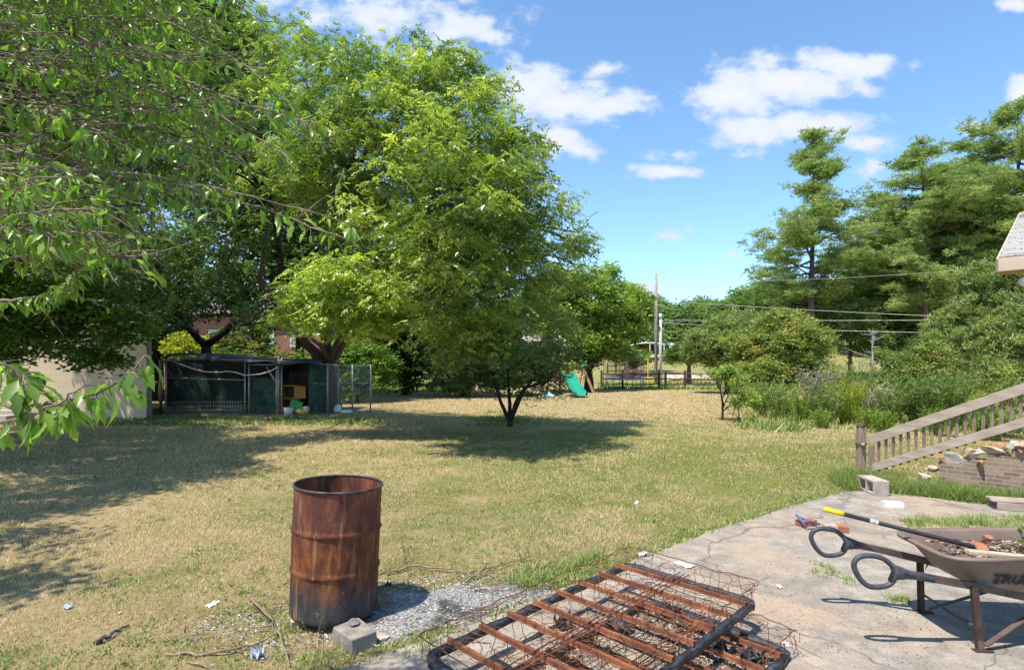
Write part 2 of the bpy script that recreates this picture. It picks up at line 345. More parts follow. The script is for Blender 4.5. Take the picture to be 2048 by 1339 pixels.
def in_patio(x, y):
    """signed: >0 inside patio (vectorised even-odd test)"""
    x = np.asarray(x); y = np.asarray(y); ins = np.zeros(x.shape, bool); n = len(edge)
    for i in range(n):
        x1, y1 = edge[i]; x2, y2 = edge[(i+1) % n]
        c_ = ((y1 > y) != (y2 > y)) & (x < (x2-x1)*(y-y1)/(y2-y1+1e-12)+x1); ins ^= c_
    return ins
def edist(x, y):
    d = np.full(np.shape(x), 1e9)
    for a, b_ in zip(EP[:-1], EP[1:]):
        ab = b_-a; tt = np.clip(((x-a[0])*ab[0]+(y-a[1])*ab[1])/(ab@ab), 0, 1)
        d = np.minimum(d, np.hypot(x-a[0]-tt*ab[0], y-a[1]-tt*ab[1]))
    return d

# ash bed beside the drum
m_ash, t, b = newmat('ash')
n1 = noise(t, 55, 6, rough=.8); n2 = noise(t, 3.5, 5)
c = ramp(t, [(.38, (.05, .047, .045)), (.44, (.24, .22, .20)), (.53, (.60, .57, .52)), (.7, (.74, .71, .65))], n1)
c = mixc(t, mr(t, n2, .5, .62), c, ramp(t, [(.35, (.03, .03, .03)), (.6, (.16, .14, .13)), (.8, (.42, .40, .38))], n1))
t.links.new(c, b.inputs['Base Color']); b.inputs['Roughness'].default_value = 1; bump(t, b, n1, 1, .03)
def mound(cx, cy, rx, ry, h, rot, seed, nr=16, na=72):
    mb = MB(); V = []; 
    for i in range(nr+1):
        for a in range(na):
            th = a*2*math.pi/na; rr = i/nr*(1+.9*(float(fb(math.cos(th)*3+5, math.sin(th)*3+5, seed))-.5))
            x = rx*rr*math.cos(th); y = ry*rr*math.sin(th); xr = x*math.cos(rot)-y*math.sin(rot); yr = x*math.sin(rot)+y*math.cos(rot)
            z = h*max(0, 1-(i/nr)**2)+.012*(float(vnoise(xr*20, yr*20, seed)))*(1-i/nr)
            V.append((cx+xr, cy+yr, z-.004 if i == nr else z+.004))
    mb.add(V, [(i*na+a, i*na+(a+1) % na, (i+1)*na+(a+1) % na, (i+1)*na+a) for i in range(nr) for a in range(na)])
    return mb
ASH = [(-.45, 4.0, .62, .36, .035, .5, 4), (.10, 4.2, .25, .14, .02, .6, 13)]
ASHF = ASH+[(-1.72, 3.72, .26, .2, .03, .2, 9), (-1.3, 3.45, .22, .12, 0, .2, 3), (-.9, 4.2, .3, .2, 0, .2, 3)]
am = MB()
for a in ASH: am.add(mound(*a).v[0], mound(*a).f)
tag(build('ash_bed', am, m_ash, smooth=True), 'pale grey ash and charcoal spread on the ground around the rusty drum', 'ash', kind='stuff')
def in_ash(x, y, k=1.0):
    r_ = np.zeros(np.shape(x), bool)
    for cx, cy, rx, ry, h, rot, s in ASHF:
        dx = x-cx; dy = y-cy; a = dx*math.cos(rot)+dy*math.sin(rot); c_ = -dx*math.sin(rot)+dy*math.cos(rot)
        r_ |= (a/rx)**2+(c_/ry)**2 < k
    return r_

# ------------------------------------------------------------------ small plants as blades
def blades(x, y, z, h, wdt, tint, lean=.5, g=rng):
    n = len(x); a = g.uniform(0, 6.283, n); l = g.uniform(.1, 1, n)*lean*h; a2 = a+1.57+g.normal(0, .4, n)
    b0 = np.stack([x-np.cos(a2)*wdt/2, y-np.sin(a2)*wdt/2, z], 1); b1 = np.stack([x+np.cos(a2)*wdt/2, y+np.sin(a2)*wdt/2, z], 1)
    tp = np.stack([x+np.cos(a)*l, y+np.sin(a)*l, z+h], 1)
    return np.stack([b0, b1, tp], 1).reshape(-1, 3), tint
def scatter_lawn():
    n = 900000; d = 3.0*(40/3.0)**(rng.random(n)**1.12); x = (rng.random(n)*2-1)*.97*d; y = d
    keep = (rng.random(n) < np.clip((40-y)/16, 0, 1)) & ~in_patio(x, y) & ~(in_ash(x, y, .75) & (rng.random(n) < .93)); kept = fb(x*.9, y*.9, 5)
    keep &= rng.random(n) < np.clip((.6*kept+.4*fb(x*5, y*5, 31)-.30)*4.5, .05, 1)
    x, y = x[keep], y[keep]; n = len(x); sc = np.clip(y/4.2, .8, 9)
    h = rng.uniform(.008, .030, n)*sc**.5; wd = rng.uniform(.0022, .0045, n)*sc
    g = .45*fb(x*.35, y*.35, 2)+.55*fb(x*1.6, y*1.6, 8)+.25*np.clip(1-np.hypot((x-3.6)*.19, (y-10)*.17)/1.6, 0, 1)
    ti = np.where(rng.random(n) < np.clip((g-.49)*3.4, .07, .85), rng.uniform(0, .4, n), rng.uniform(.42, 1, n))
    V, tt = blades(x, y, H(x, y), h, wd, ti, 1.4)
    o = npmesh('lawn_grass', V, 3, M_blade, tint=tt); tag(o, 'short dry tan lawn grass with greener patches', 'grass', kind='stuff')
scatter_lawn()
def clump(name, label, pts, mat, hr, wr, tr, per, spread, lean=.6, cat='grass', kind='stuff', base=None):
    Vs = []; ts = []
    for (x0, y0, s) in pts:
        k = int(per*s); x = x0+rng.normal(0, spread*s, k); y = y0+rng.normal(0, spread*s, k)
        z = np.where(in_patio(x, y), PZ, 0)+H(x, y)
        V, tt = blades(x, y, z, rng.uniform(*hr, k)*s, rng.uniform(*wr, k), rng.uniform(*tr, k), lean); Vs.append(V); ts.append(tt)
    o = npmesh(name, np.concatenate(Vs), 3, mat, tint=np.concatenate(ts), base=base); return tag(o, label, cat, kind=kind)
# weeds along the patio edge, in cracks, by the wall
pe = []
for i in range(150):
    k = rng.integers(1, 6); s_ = rng.random(); a = EP[k]; b_ = EP[k+1]; p_ = a*(1-s_)+b_*s_; o = abs(rng.normal(0, .09))+.03
    pe.append((p_[0]-.66*o, p_[1]+.75*o, rng.uniform(.5, 1)))
clump('edge_weeds', 'bright green low weeds growing along the lawn edge of the patio', pe, M_weed, (.015, .05), (.006, .016), (.0, 1), 42, .06, 1.6)
pe = [(*G(px+rng.normal(0, 12), py+rng.normal(0, 5), 0)[:2], rng.uniform(.6, 1.1)) for px, py in [(1100, 1150), (1070, 1160), (1130, 1140), (1160, 1125), (1040, 1165), (1075, 1145), (1190, 1120), (1110, 1165), (1060, 1175)]*6]
clump('patio_side_weeds', 'lush green weeds between the ash and the bed frames', pe, M_weed, (.025, .075), (.008, .022), (.1, .9), 40, .06, 1.6)
pe = [(*G(px+rng.normal(0, 25), py+rng.normal(0, 7), 0)[:2], rng.uniform(.5, 1)) for px, py in [(680, 1325), (600, 1335), (640, 1320), (850, 1300), (560, 1250), (880, 1270)]*5]
clump('drum_side_weeds', 'yellowing weeds in front of the rusty drum', pe, M_weed, (.03, .09), (.004, .01), (.4, 1), 26, .08, 1.3)
pe = []
for i in range(420):
    s_ = rng.random(); q = rng.random()
    a = np.array([4.55, 7.75])*(1-s_)+np.array([6.75, 6.3])*s_; b_ = np.array([5.0, 8.75])*(1-s_)+np.array([7.0, 6.65])*s_
    p_ = a*(1-q)+b_*q; pe.append((p_[0], p_[1], rng.uniform(.6, 1.15)))
clump('wall_grass', 'tall bright green grass growing in front of the brick stair wall', pe, M_weed, (.06, .22), (.006, .014), (0, .85), 80, .07, 1.3)
pe = [(*G(rng.uniform(1815, 2060), 1044+rng.normal(0, 6), PZ)[:2], rng.uniform(.5, 1)) for i in range(60)]
clump('patio_crack_grass', 'strip of yellow green grass growing in the patio behind the wheelbarrow', pe, M_weed, (.03, .10), (.005, .01), (.3, .95), 60, .05, 1.4)
pe = [(*G(px+rng.normal(0, 9), py+rng.normal(0, 4), PZ)[:2], rng.uniform(.5, 1)) for px, py in [(1650, 1140), (1670, 1150), (1690, 1160), (1810, 1195), (1800, 1200), (1640, 1145)]*3]
clump('handle_side_weeds', 'small weeds in patio cracks under the wheelbarrow handles', pe, M_weed, (.02, .07), (.005, .01), (.2, .95), 30, .035, 1.4)
pe = [(rng.uniform(-7, 3.2), 0, 0) for i in range(0)]
for i in range(500):
    px = rng.uniform(0, 760); g_ = G(px, rng.uniform(835, 850)); pe.append((g_[0], g_[1], rng.uniform(.4, 1)))
for i in range(160):
    g_ = G(1010+rng.normal(0, 35), 838+rng.normal(0, 7)); pe.append((g_[0], g_[1], rng.uniform(.4, .9)))
clump('kennel_ground_cover', 'low green ivy and weeds along the foot of the kennel and under the small tree', pe, M_dark, (.04, .13), (.03, .06), (.2, 1), 20, .2, 1.4)
pe = []
for i in range(360):
    px = rng.uniform(1195, 1500) if i < 160 else rng.uniform(700, 900); g_ = G(px, rng.uniform(768, 782)); pe.append((g_[0], g_[1], rng.uniform(.5, 1)))
clump('fence_line_weeds', 'green weeds along the far edge of the lawn by the trampoline and fence', pe, M_light, (.12, .35), (.06, .12), (0, .8), 24, .5, .8)
pe = []
for i in range(3200):
    d_ = 3.1*(14/3.1)**rng.random(); x_ = (rng.random()*2-1)*.95*d_
    if fb(x_*.8, d_*.8, 44) > .47 and not in_patio(np.array([x_]), np.array([d_]))[0]: pe.append((x_, d_, rng.uniform(.3, 1)))
clump('lawn_weeds', 'small green weed rosettes dotted through the dry lawn', pe, M_weed, (.012, .045), (.007, .016), (.0, .9), 22, .05, 1.8)
# debris: dry leaves, chips, char
def flakes(x, y, z, s, tint):
    n = len(x); q = rng.normal(size=(n, 2, 3)); q[:, :, 2] *= .35; u = q[:, 0]/np.linalg.norm(q[:, 0], axis=1, keepdims=True); v = q[:, 1]/np.linalg.norm(q[:, 1], axis=1, keepdims=True)
    c = np.stack([x, y, z+s*.3], 1); s = s[:, None]
    return np.stack([c-u*s, c-v*s*.6, c+u*s, c+v*s*.5], 1).reshape(-1, 3), tint
n = 42000; d = rng.uniform(2.6, 7.5, n); x = rng.uniform(-1, 7, n); k = in_patio(x, d) & (fb(x*1.1, d*1.1, 12)+rng.normal(0, .07, n) > .53)
x, d = x[k], d[k]; V, tt = flakes(x, d, np.full(len(x), PZ), rng.uniform(.0015, .008, len(x)), rng.uniform(.05, .9, len(x)))
tag(npmesh('patio_debris', V, 4, M_debris, tint=tt), 'dry leaves and chips scattered over the concrete patio', 'debris', kind='stuff')
UU = np.array([.695, .719]); VV = np.array([.695, -.719])
n = 6500; s1 = rng.uniform(.1, 1.7, n); s2 = rng.uniform(.2, 1.2, n); p_ = np.array([-.445, 2.91])+s1[:, None]*UU+s2[:, None]*VV
dens = fb(p_[:, 0]*2.2, p_[:, 1]*2.2, 20) > .46; p_ = p_[dens]
V, tt = flakes(p_[:, 0], p_[:, 1], np.full(len(p_), PZ), rng.uniform(.006, .022, len(p_)), rng.random(len(p_))**1.1*.95)
tag(npmesh('burnt_debris', V, 4, M_debris, tint=tt), 'burnt scraps, char and dry leaves lying under the stacked bed frames', 'debris', kind='stuff')
n = 26000; x = rng.uniform(-2.3, .9, n); y = rng.uniform(3.0, 5.0, n); k = (in_ash(x, y, 1.0) | (in_ash(x, y, 2.3) & (fb(x*6, y*6, 3) > .48))) & ~in_patio(x, y); x, y = x[k], y[k]; za = np.full(len(x), .012)
for cx, cy, rx, ry, h, rot, s in ASH:
    dx_ = x-cx; dy_ = y-cy; a_ = dx_*math.cos(rot)+dy_*math.sin(rot); c_ = -dx_*math.sin(rot)+dy_*math.cos(rot)
    za = np.maximum(za, .012+h*np.clip(1-(a_/rx)**2-(c_/ry)**2, 0, 1)+.010*vnoise(dx_*20, dy_*20, s))
V, tt = flakes(x, y, za, rng.uniform(.002, .011, len(x)), np.where(fb(x*5, y*5, 61) > .52, rng.random(len(x))*.5, rng.random(len(x))**.7))
tag(npmesh('ash_flakes', V, 4, M_ashfl, tint=tt), 'white and black ash flakes on the ash bed by the drum', 'ash', kind='stuff')
n = 2600; d_ = 3.1*(13/3.1)**rng.random(n); x = (rng.random(n)*2-1)*.93*d_; k = ~in_patio(x, d_); x, d_ = x[k], d_[k]
V, tt = flakes(x, d_, np.full(len(x), .012), rng.uniform(.006, .022, len(x))*np.clip(d_/6, .8, 1.6), rng.uniform(.1, .93, len(x)))
tag(npmesh('fallen_leaves', V, 4, M_debris, tint=tt), 'scattered dry fallen leaves lying on the lawn', 'fallen leaves', kind='stuff')
n = 9000; x = rng.uniform(-2.4, 1.2, n); y = rng.uniform(3.0, 4.9, n)
k = in_ash(x, y, 3.2) & ~in_ash(x, y, .9) & ~in_patio(x, y) & (rng.random(n) < .8); x, y = x[k], y[k]
V, tt = flakes(x, y, np.full(len(x), .01), rng.uniform(.004, .015, len(x)), rng.uniform(.2, .93, len(x)))
tag(npmesh('leaf_litter', V, 4, M_debris, tint=tt), 'curled brown leaf litter around the foot of the drum', 'leaf litter', kind='stuff')

# ------------------------------------------------------------------ foliage engine
def rotm(yaw, pitch, roll):
    cy, sy, cp, sp, cr, sr = np.cos(yaw), np.sin(yaw), np.cos(pitch), np.sin(pitch), np.cos(roll), np.sin(roll)
    Rz = np.zeros((len(yaw), 3, 3)); Rz[:, 0, 0] = cy; Rz[:, 0, 1] = -sy; Rz[:, 1, 0] = sy; Rz[:, 1, 1] = cy; Rz[:, 2, 2] = 1
    Ry = np.zeros_like(Rz); Ry[:, 0, 0] = cp; Ry[:, 0, 2] = sp; Ry[:, 2, 0] = -sp; Ry[:, 2, 2] = cp; Ry[:, 1, 1] = 1
    Rx = np.zeros_like(Rz); Rx[:, 1, 1] = cr; Rx[:, 1, 2] = -sr; Rx[:, 2, 1] = sr; Rx[:, 2, 2] = cr; Rx[:, 0, 0] = 1
    return Rz@Ry@Rx
def leaf(base, d, n_, l, w_):
    d = d/np.linalg.norm(d); s = np.cross(d, n_); s /= np.linalg.norm(s)+1e-9
    return [base, base+d*l*.45+s*w_/2, base+d*l, base+d*l*.45-s*w_/2]
def tmpl_pinnate(g, k=11, L_=.23, l=.09, w_=.036):
    V = []
    for i in range(k):
        s = (i//2+1)/(k//2+1); x = L_*s; z = -.35*x*x/L_; base = np.array([x, 0, z]); sg = 1 if i % 2 else -1
        d = np.array([.55, sg*1.0, -.25-.4*g.random()]) if i < k-1 else np.array([1, 0, -.5])
        V += leaf(base, d+g.normal(0, .28, 3), np.array([0, 0, 1.])+g.normal(0, .3, 3), l*g.uniform(.8, 1.15), w_)
    return np.array(V)
def tmpl_broad(g, k=7, r=.14, l=.1, w_=.065):
    V = []
    for i in range(k):
        a = i*2.4; base = np.array([math.cos(a), math.sin(a), g.normal(0, .5)])*r*g.uniform(.2, 1)
        V += leaf(base, np.array([math.cos(a), math.sin(a), -.35])+g.normal(0, .35, 3), np.array([0, 0, 1.])+g.normal(0, .45, 3), l*g.uniform(.75, 1.2), w_)
    return np.array(V)
def tmpl_needle(g, k=9, l=.26, w_=.05):
    V = []
    for i in range(k):
        a = i*2.4; d = np.array([math.cos(a), math.sin(a), g.uniform(-.1, 1.3)])
        V += leaf(np.array([g.normal(0, .06), g.normal(0, .06), 0]), d, g.normal(size=3), l*g.uniform(.7, 1.1), w_)
    return np.array(V)
def tmpl_spray(g, k=9, l=.3, w_=.06):   # feathery upright sprays (cedar, fennel)
    V = []
    for i in range(k):
        d = np.array([g.normal(0, .5)+.6, g.normal(0, .5), g.uniform(.1, .9)])
        V += leaf(g.normal(0, .09, 3), d, g.normal(size=3), l*g.uniform(.6, 1.1), w_)
    return np.array(V)
TG = np.random.default_rng(5)
TP = {'pinnate': [tmpl_pinnate(TG) for _ in range(4)], 'broad': [tmpl_broad(TG) for _ in range(4)],
      'needle': [tmpl_needle(TG) for _ in range(4)], 'spray': [tmpl_spray(TG) for _ in range(4)]}
def foliage(C, kind, size, g, tint, pit=(-.2, .5)):
    """C (n,3) centres; returns verts, tints"""
    n = len(C); out = []; ts = []; sel = g.integers(0, 4, n)
    for q in range(4):
        Cq = C[sel == q]; m = len(Cq)
        if not m: continue
        Rm = rotm(g.uniform(0, 6.283, m), g.uniform(*pit, m), g.normal(0, .35, m))
        s = size*g.uniform(.75, 1.25, m); T = TP[kind][q]
        V = np.einsum('nij,kj->nki', Rm, T)*s[:, None, None]+Cq[:, None, :]
        out.append(V.reshape(-1, 3)); kk = len(T)//4
        ts.append(np.clip(np.repeat(tint[sel == q], kk)+g.normal(0, .07, m*kk), 0, 1))
    return np.concatenate(out), np.concatenate(ts)
def puffs(clumps, g, dens=26, pr=.42, per=15, flat=.65, shell=.42, tb=.35, ta=.22, zmin=.3):
    """clumps: (centre, (rx,ry,rz)); centres of sprays grouped in puffs"""
    Cs = []; ts = []
    for c, r in clumps:
        c = np.asarray(c, float); r = np.asarray(r if np.ndim(r) else (r, r, r*.85), float)
        n = max(4, int(dens*(r[0]*r[1]+r[0]*r[2]+r[1]*r[2])/3/(pr/.42)**2))
        d = g.normal(size=(n, 3)); d /= np.linalg.norm(d, axis=1, keepdims=True)
        rad = shell+(1-shell)*g.random(n)**.6; rad *= g.uniform(.85, 1.14, n)
        pc = c+d*r*rad[:, None]; pt = np.clip(tb+g.normal(0, ta, n), 0, 1)
        k = g.poisson(per, n); idx = np.repeat(np.arange(n), k); m = len(idx)
        off = g.normal(0, 1, (m, 3))*np.array([1, 1, flat])*pr*.46
        off[:, 2] -= .25*np.hypot(off[:, 0], off[:, 1])**2/pr
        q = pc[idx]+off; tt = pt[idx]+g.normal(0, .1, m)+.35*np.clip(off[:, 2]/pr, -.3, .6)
        k_ = q[:, 2] > zmin; Cs.append(q[k_]); ts.append(np.clip(tt[k_], 0, 1))
    return np.concatenate(Cs), np.concatenate(ts)
def curve3(a, m_, b, n=7, j=.0, g=rng):
    s = np.linspace(0, 1, n)[:, None]; p_ = (1-s)**2*a+2*s*(1-s)*m_+s*s*b
    if j: p_[1:-1] += g.normal(0, j, (n-2, 3))
    return p_
def limbs(mb, start, r0, targets, g, n=7, j=.12, sub=3, rise=.3, thin=.25):
    for c_ in targets:
        c = np.asarray(c_, float); l = np.linalg.norm(c-start); mid = (start+c)/2+np.array([g.normal(0, .08), g.normal(0, .08), rise])*l
        p_ = curve3(start, mid, c, n, j*l*.15, g); r = np.linspace(r0, max(.012, r0*thin), n); mb.tube(p_, r, 6)
        for q in range(sub):
            k = g.integers(n//2, n); e = p_[k]+np.clip(g.normal(0, 1, 3), -1.5, 1.5)*min(l, 2.5)*.16+np.array([0, 0, .05])
            mb.tube(curve3(p_[k], (p_[k]+e)/2+np.array([0, 0, l*.04]), e, 4, 0, g), np.linspace(r[k]*.55, .008, 4), 4)
def tree(name, label, cat, base, clumps, leafkind, leafsize, lm, bm_, g, trunk=None, tr=.2, forks=None, dens=26, pr=.42, per=13, group=None, tb=.35, ta=.2, pit=(-.2, .5), rise=.25, zmin=.3, flat=.65, shell=.42, limbr=.45):
    root = thing(name, label, cat, tuple(base), 0, group)
    base = np.asarray(base, float); mb = MB()
    top = np.asarray(trunk[-1] if trunk is not None else base+np.array([0, 0, 2]), float)
    pts = [base-np.array([0, 0, .15])]+[np.asarray(p_, float) for p_ in (trunk or [top])]
    rr = np.linspace(tr, tr*.7, len(pts)); rr[0] *= 1.25
    pp = []; r2 = []
    for i in range(len(pts)-1):
        for s in np.linspace(0, 1, 5)[:-1]: pp.append(pts[i]*(1-s)+pts[i+1]*s+g.normal(0, tr*.06, 3)); r2.append(rr[i]*(1-s)+rr[i+1]*s)
    pp.append(pts[-1]); r2.append(rr[-1]); mb.tube(pp, r2, 10)
    starts = [(top, tr*.7)]
    for f in (forks or []):
        f = [np.asarray(q, float) for q in f]; n = len(f)
        p_ = np.concatenate([[f[i]*(1-s)+f[i+1]*s for s in np.linspace(0, 1, 4)[:-1]] for i in range(n-1)]+[[f[-1]]])
        p_[1:-1] += g.normal(0, tr*.08, p_[1:-1].shape); mb.tube(p_, np.linspace(tr*.62, tr*.28, len(p_)), 8); starts.append((f[-1], tr*.3))
    cc = [c for c, r in clumps]
    for c in cc:
        ds = [np.linalg.norm(np.asarray(c)-s) for s, _ in starts]; k = int(np.argmin(ds)); limbs(mb, starts[k][0], max(.02, starts[k][1]*limbr*1.4), [c], g, rise=rise*.5)
    build('trunk', mb, bm_, root, smooth=True, world=True)
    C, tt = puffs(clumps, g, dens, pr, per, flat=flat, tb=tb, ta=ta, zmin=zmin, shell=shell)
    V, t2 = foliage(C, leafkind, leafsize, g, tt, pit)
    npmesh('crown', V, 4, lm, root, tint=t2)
    return root
# ------------------------------------------------------------------ trees
def CL_(lst): return [(P(px, py, d), (r, r, r*.85)) for px, py, d, r in lst]
def gbase(px, d): x = (px-CX)*d/F; return np.array([x, d, float(H(x, d))])
g = np.random.default_rng(21)
pecan = CL_([(950,470,14.5,1.6),(900,560,15,1.5),(850,350,15,1.9),(1000,400,15,1.5),(970,600,14.5,1.1),(850,160,13.5,1.2),(925,185,13,1.2),(800,210,12.5,1.7),(890,285,12,1.8),(960,290,13,1.3),(735,200,14,1.5),(650,170,15,1.6),(575,120,16,1.4),(700,300,15,1.7),
  (620,280,14,1.6),(1020,360,13,1.15),(1060,425,13,1.0),(940,400,11,1.6),(850,400,10.5,1.5),(790,380,14,1.5),(1000,480,12,1.25),(890,500,10.5,1.3),(1040,540,13,1.15),
  (940,575,11,1.2),(850,510,13,1.1),(985,640,12,1.0),(890,630,11.5,1.1),(1060,640,13.5,1.0),(1135,480,15,.75),(1158,465,15.5,.55),(1150,530,15.5,.7),(1090,590,15,1.0),(700,430,15.5,1.3),
  (1010,690,11.5,.5),(940,690,11.5,.55),(640,380,16,1.3),(560,360,17,1.3),(1030,300,13.5,.7),(875,128,13.6,.65),(1075,480,13,.7)])
bb = P(652, 725, 20.6)
tree('pecan_tree', 'tallest broad pecan tree in the middle with drooping yellow green crown over the lawn', 'tree', gbase(660, 20.8), pecan, 'pinnate', 1.0, M_pecan, M_bark, g,
     trunk=[P(655, 735, 20.6)], tr=.36, forks=[[P(652, 735, 20.6), P(615, 690, 20), P(520, 560, 17)], [P(652, 735, 20.6), P(700, 650, 19.6), P(760, 520, 15), P(880, 480, 12.2)],
     [P(652, 735, 20.6), P(650, 650, 20), P(700, 350, 15)]], dens=21, per=20, zmin=1.55, tb=.42, ta=.26, flat=.55)
low = CL_([(610,575,13.2,.75),(690,555,12.8,.85),(770,590,12.8,.85),(575,628,13.6,.5),(690,620,13,.8),(825,630,13,.55),(745,645,13,.5),(640,610,13,.7),(730,570,13.4,.7)])
tree('young_pecan_tree', 'low bright yellow green tree crown spreading over the green netted kennel', 'tree', gbase(658, 20.3), low, 'pinnate', 1.0, M_sunlit, M_bark, g,
     trunk=[P(658, 722, 20.2)], tr=.16, forks=[[P(658,722,20.2),P(640,690,19.4),P(605,662,18)],[P(658,722,20.2),P(680,675,19.4),P(700,640,17.5)]], dens=34, pr=.3, per=13, tb=.55, ta=.22, shell=.25)
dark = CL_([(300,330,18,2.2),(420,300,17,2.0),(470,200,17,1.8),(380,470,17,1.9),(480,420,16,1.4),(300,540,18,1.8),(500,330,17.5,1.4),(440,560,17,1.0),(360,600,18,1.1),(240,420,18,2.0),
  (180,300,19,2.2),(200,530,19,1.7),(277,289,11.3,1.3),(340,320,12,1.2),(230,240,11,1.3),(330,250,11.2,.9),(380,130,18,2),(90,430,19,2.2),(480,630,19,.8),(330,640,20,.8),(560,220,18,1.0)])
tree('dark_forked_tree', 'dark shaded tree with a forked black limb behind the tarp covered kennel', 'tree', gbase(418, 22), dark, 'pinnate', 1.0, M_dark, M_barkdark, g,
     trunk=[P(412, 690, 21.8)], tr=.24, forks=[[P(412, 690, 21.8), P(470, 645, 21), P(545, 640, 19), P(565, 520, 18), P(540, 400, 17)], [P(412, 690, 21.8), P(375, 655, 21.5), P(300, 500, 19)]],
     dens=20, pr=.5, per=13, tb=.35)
# small multi stem tree on the lawn
sm = CL_([(930,700,16,.75),(1000,680,15.6,.8),(1070,690,15.6,.75),(1115,740,15.8,.42),(1040,740,15.5,.6),(900,740,16.4,.5),(975,745,15.8,.55),(1085,770,15.6,.36),(1120,775,15.8,.3),(950,770,16,.3),(1055,765,15.6,.35),(1010,640,16,.7),(1120,700,16,.45)])
bs_ = gbase(1020, 15.6)
tree('small_lawn_tree', 'small dark multi-stemmed tree standing in a ring of ground cover on the lawn', 'tree', bs_, sm, 'pinnate', .8, M_dark, M_barkdark, g,
     trunk=[bs_+np.array([0, 0, .18])], tr=.1, forks=[[bs_+np.array([0, 0, .15]), P(1000, 800, 15.6), P(985, 745, 15.7)], [bs_+np.array([0, 0, .15]), P(1035, 795, 15.5), P(1070, 755, 15.5)],
     [bs_+np.array([0, 0, .15]), P(1018, 790, 15.8), P(1015, 720, 15.8)], [bs_+np.array([0, 0, .15]), P(1050, 775, 15.4), P(1100, 760, 15.5)]], dens=40, pr=.3, per=10, tb=.3)
# crown over the shed
mp = CL_([(40,590,13,.8),(120,600,13,.85),(200,620,13,.75),(80,660,13,.75),(160,680,13,.6),(230,680,13.2,.5),(20,690,13,.6),(260,640,13.5,.55),(200,720,13.2,.4),(20,560,13.6,.8),(-60,600,13,1.2),(-120,660,12.5,1.4)])
tree('shed_side_tree', 'leafy green branches hanging low in front of the cream shed wall', 'tree', np.array([-14.5, 12.5, 0]), mp, 'broad', 1.15, M_maple, M_bark, g,
     trunk=[np.array([-14.3, 12.5, 2.6])], tr=.2, dens=34, pr=.34, per=11, tb=.4)
# big shade tree mostly out of the frame on the left
ov = [((-9.2, 9.2, 6.2), (2.3, 2.4, 1.6)), ((-11.5, 12, 7), (2.6, 2.6, 2)), ((-7.6, 8.2, 5.0), (1.5, 1.3, 1.1)), ((-12.5, 8, 6.5), (2.5, 2.5, 1.8)), ((-7.5, 7.0, 6.4), (1.3, 1.2, .9)),
      ((-6.5, 3.95, 5.0), (.7, .25, .35)), ((-5.75, 2.95, 5.0), (.55, .2, .3)), ((-9, 5, 6.8), (2, 1.6, 1.2)), ((-8.2, 10.5, 4.4), (1.3, 1.2, .9)), ((-10.3, 10, 4.6), (1.4, 1.4, 1.0)), ((-13.5, 15, 6), (2.4, 2.2, 2))]
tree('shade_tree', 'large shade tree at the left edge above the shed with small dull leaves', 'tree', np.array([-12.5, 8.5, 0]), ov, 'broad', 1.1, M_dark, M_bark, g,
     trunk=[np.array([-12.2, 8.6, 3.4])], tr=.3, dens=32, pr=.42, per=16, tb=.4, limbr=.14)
# understorey and background on the left
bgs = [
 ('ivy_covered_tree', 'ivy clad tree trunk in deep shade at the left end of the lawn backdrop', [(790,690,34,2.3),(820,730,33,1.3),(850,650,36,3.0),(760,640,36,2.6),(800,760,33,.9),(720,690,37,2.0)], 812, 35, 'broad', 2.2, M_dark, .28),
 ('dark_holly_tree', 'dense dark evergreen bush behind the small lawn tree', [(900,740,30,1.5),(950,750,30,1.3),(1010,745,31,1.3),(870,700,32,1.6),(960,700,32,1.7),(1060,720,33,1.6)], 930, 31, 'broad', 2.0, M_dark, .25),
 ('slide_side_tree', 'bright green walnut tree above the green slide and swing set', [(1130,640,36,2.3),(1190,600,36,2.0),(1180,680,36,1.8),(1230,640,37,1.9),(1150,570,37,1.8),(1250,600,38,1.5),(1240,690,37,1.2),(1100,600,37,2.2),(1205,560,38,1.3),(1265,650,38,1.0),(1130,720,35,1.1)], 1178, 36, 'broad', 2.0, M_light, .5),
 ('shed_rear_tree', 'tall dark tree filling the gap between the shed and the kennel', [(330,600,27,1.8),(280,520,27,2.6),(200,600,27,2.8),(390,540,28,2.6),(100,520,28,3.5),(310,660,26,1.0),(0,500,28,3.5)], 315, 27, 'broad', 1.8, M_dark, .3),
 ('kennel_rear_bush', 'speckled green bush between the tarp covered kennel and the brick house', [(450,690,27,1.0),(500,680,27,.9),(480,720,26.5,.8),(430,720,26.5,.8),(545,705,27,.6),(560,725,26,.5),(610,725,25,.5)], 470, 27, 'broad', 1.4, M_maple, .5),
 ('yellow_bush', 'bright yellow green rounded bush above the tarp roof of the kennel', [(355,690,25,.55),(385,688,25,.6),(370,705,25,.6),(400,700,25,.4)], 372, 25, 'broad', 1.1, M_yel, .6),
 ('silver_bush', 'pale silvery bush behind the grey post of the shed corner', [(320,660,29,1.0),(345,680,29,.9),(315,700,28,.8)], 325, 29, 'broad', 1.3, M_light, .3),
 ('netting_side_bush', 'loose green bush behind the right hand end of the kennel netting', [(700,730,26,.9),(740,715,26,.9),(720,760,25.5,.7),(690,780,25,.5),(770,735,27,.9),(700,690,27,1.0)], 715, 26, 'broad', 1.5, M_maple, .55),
 ('tall_rear_tree', 'tall mid green tree rising behind the upper left of the pecan crown', [(600,420,30,4.0),(480,350,31,4.2),(700,520,30,4.0),(560,560,30,3.2),(420,180,30,3.4),(360,40,31,4.0),(480,110,31,2.6),(250,120,31,5),(820,560,32,3.5)], 600, 32, 'broad', 2.2, M_dark, .45),
]
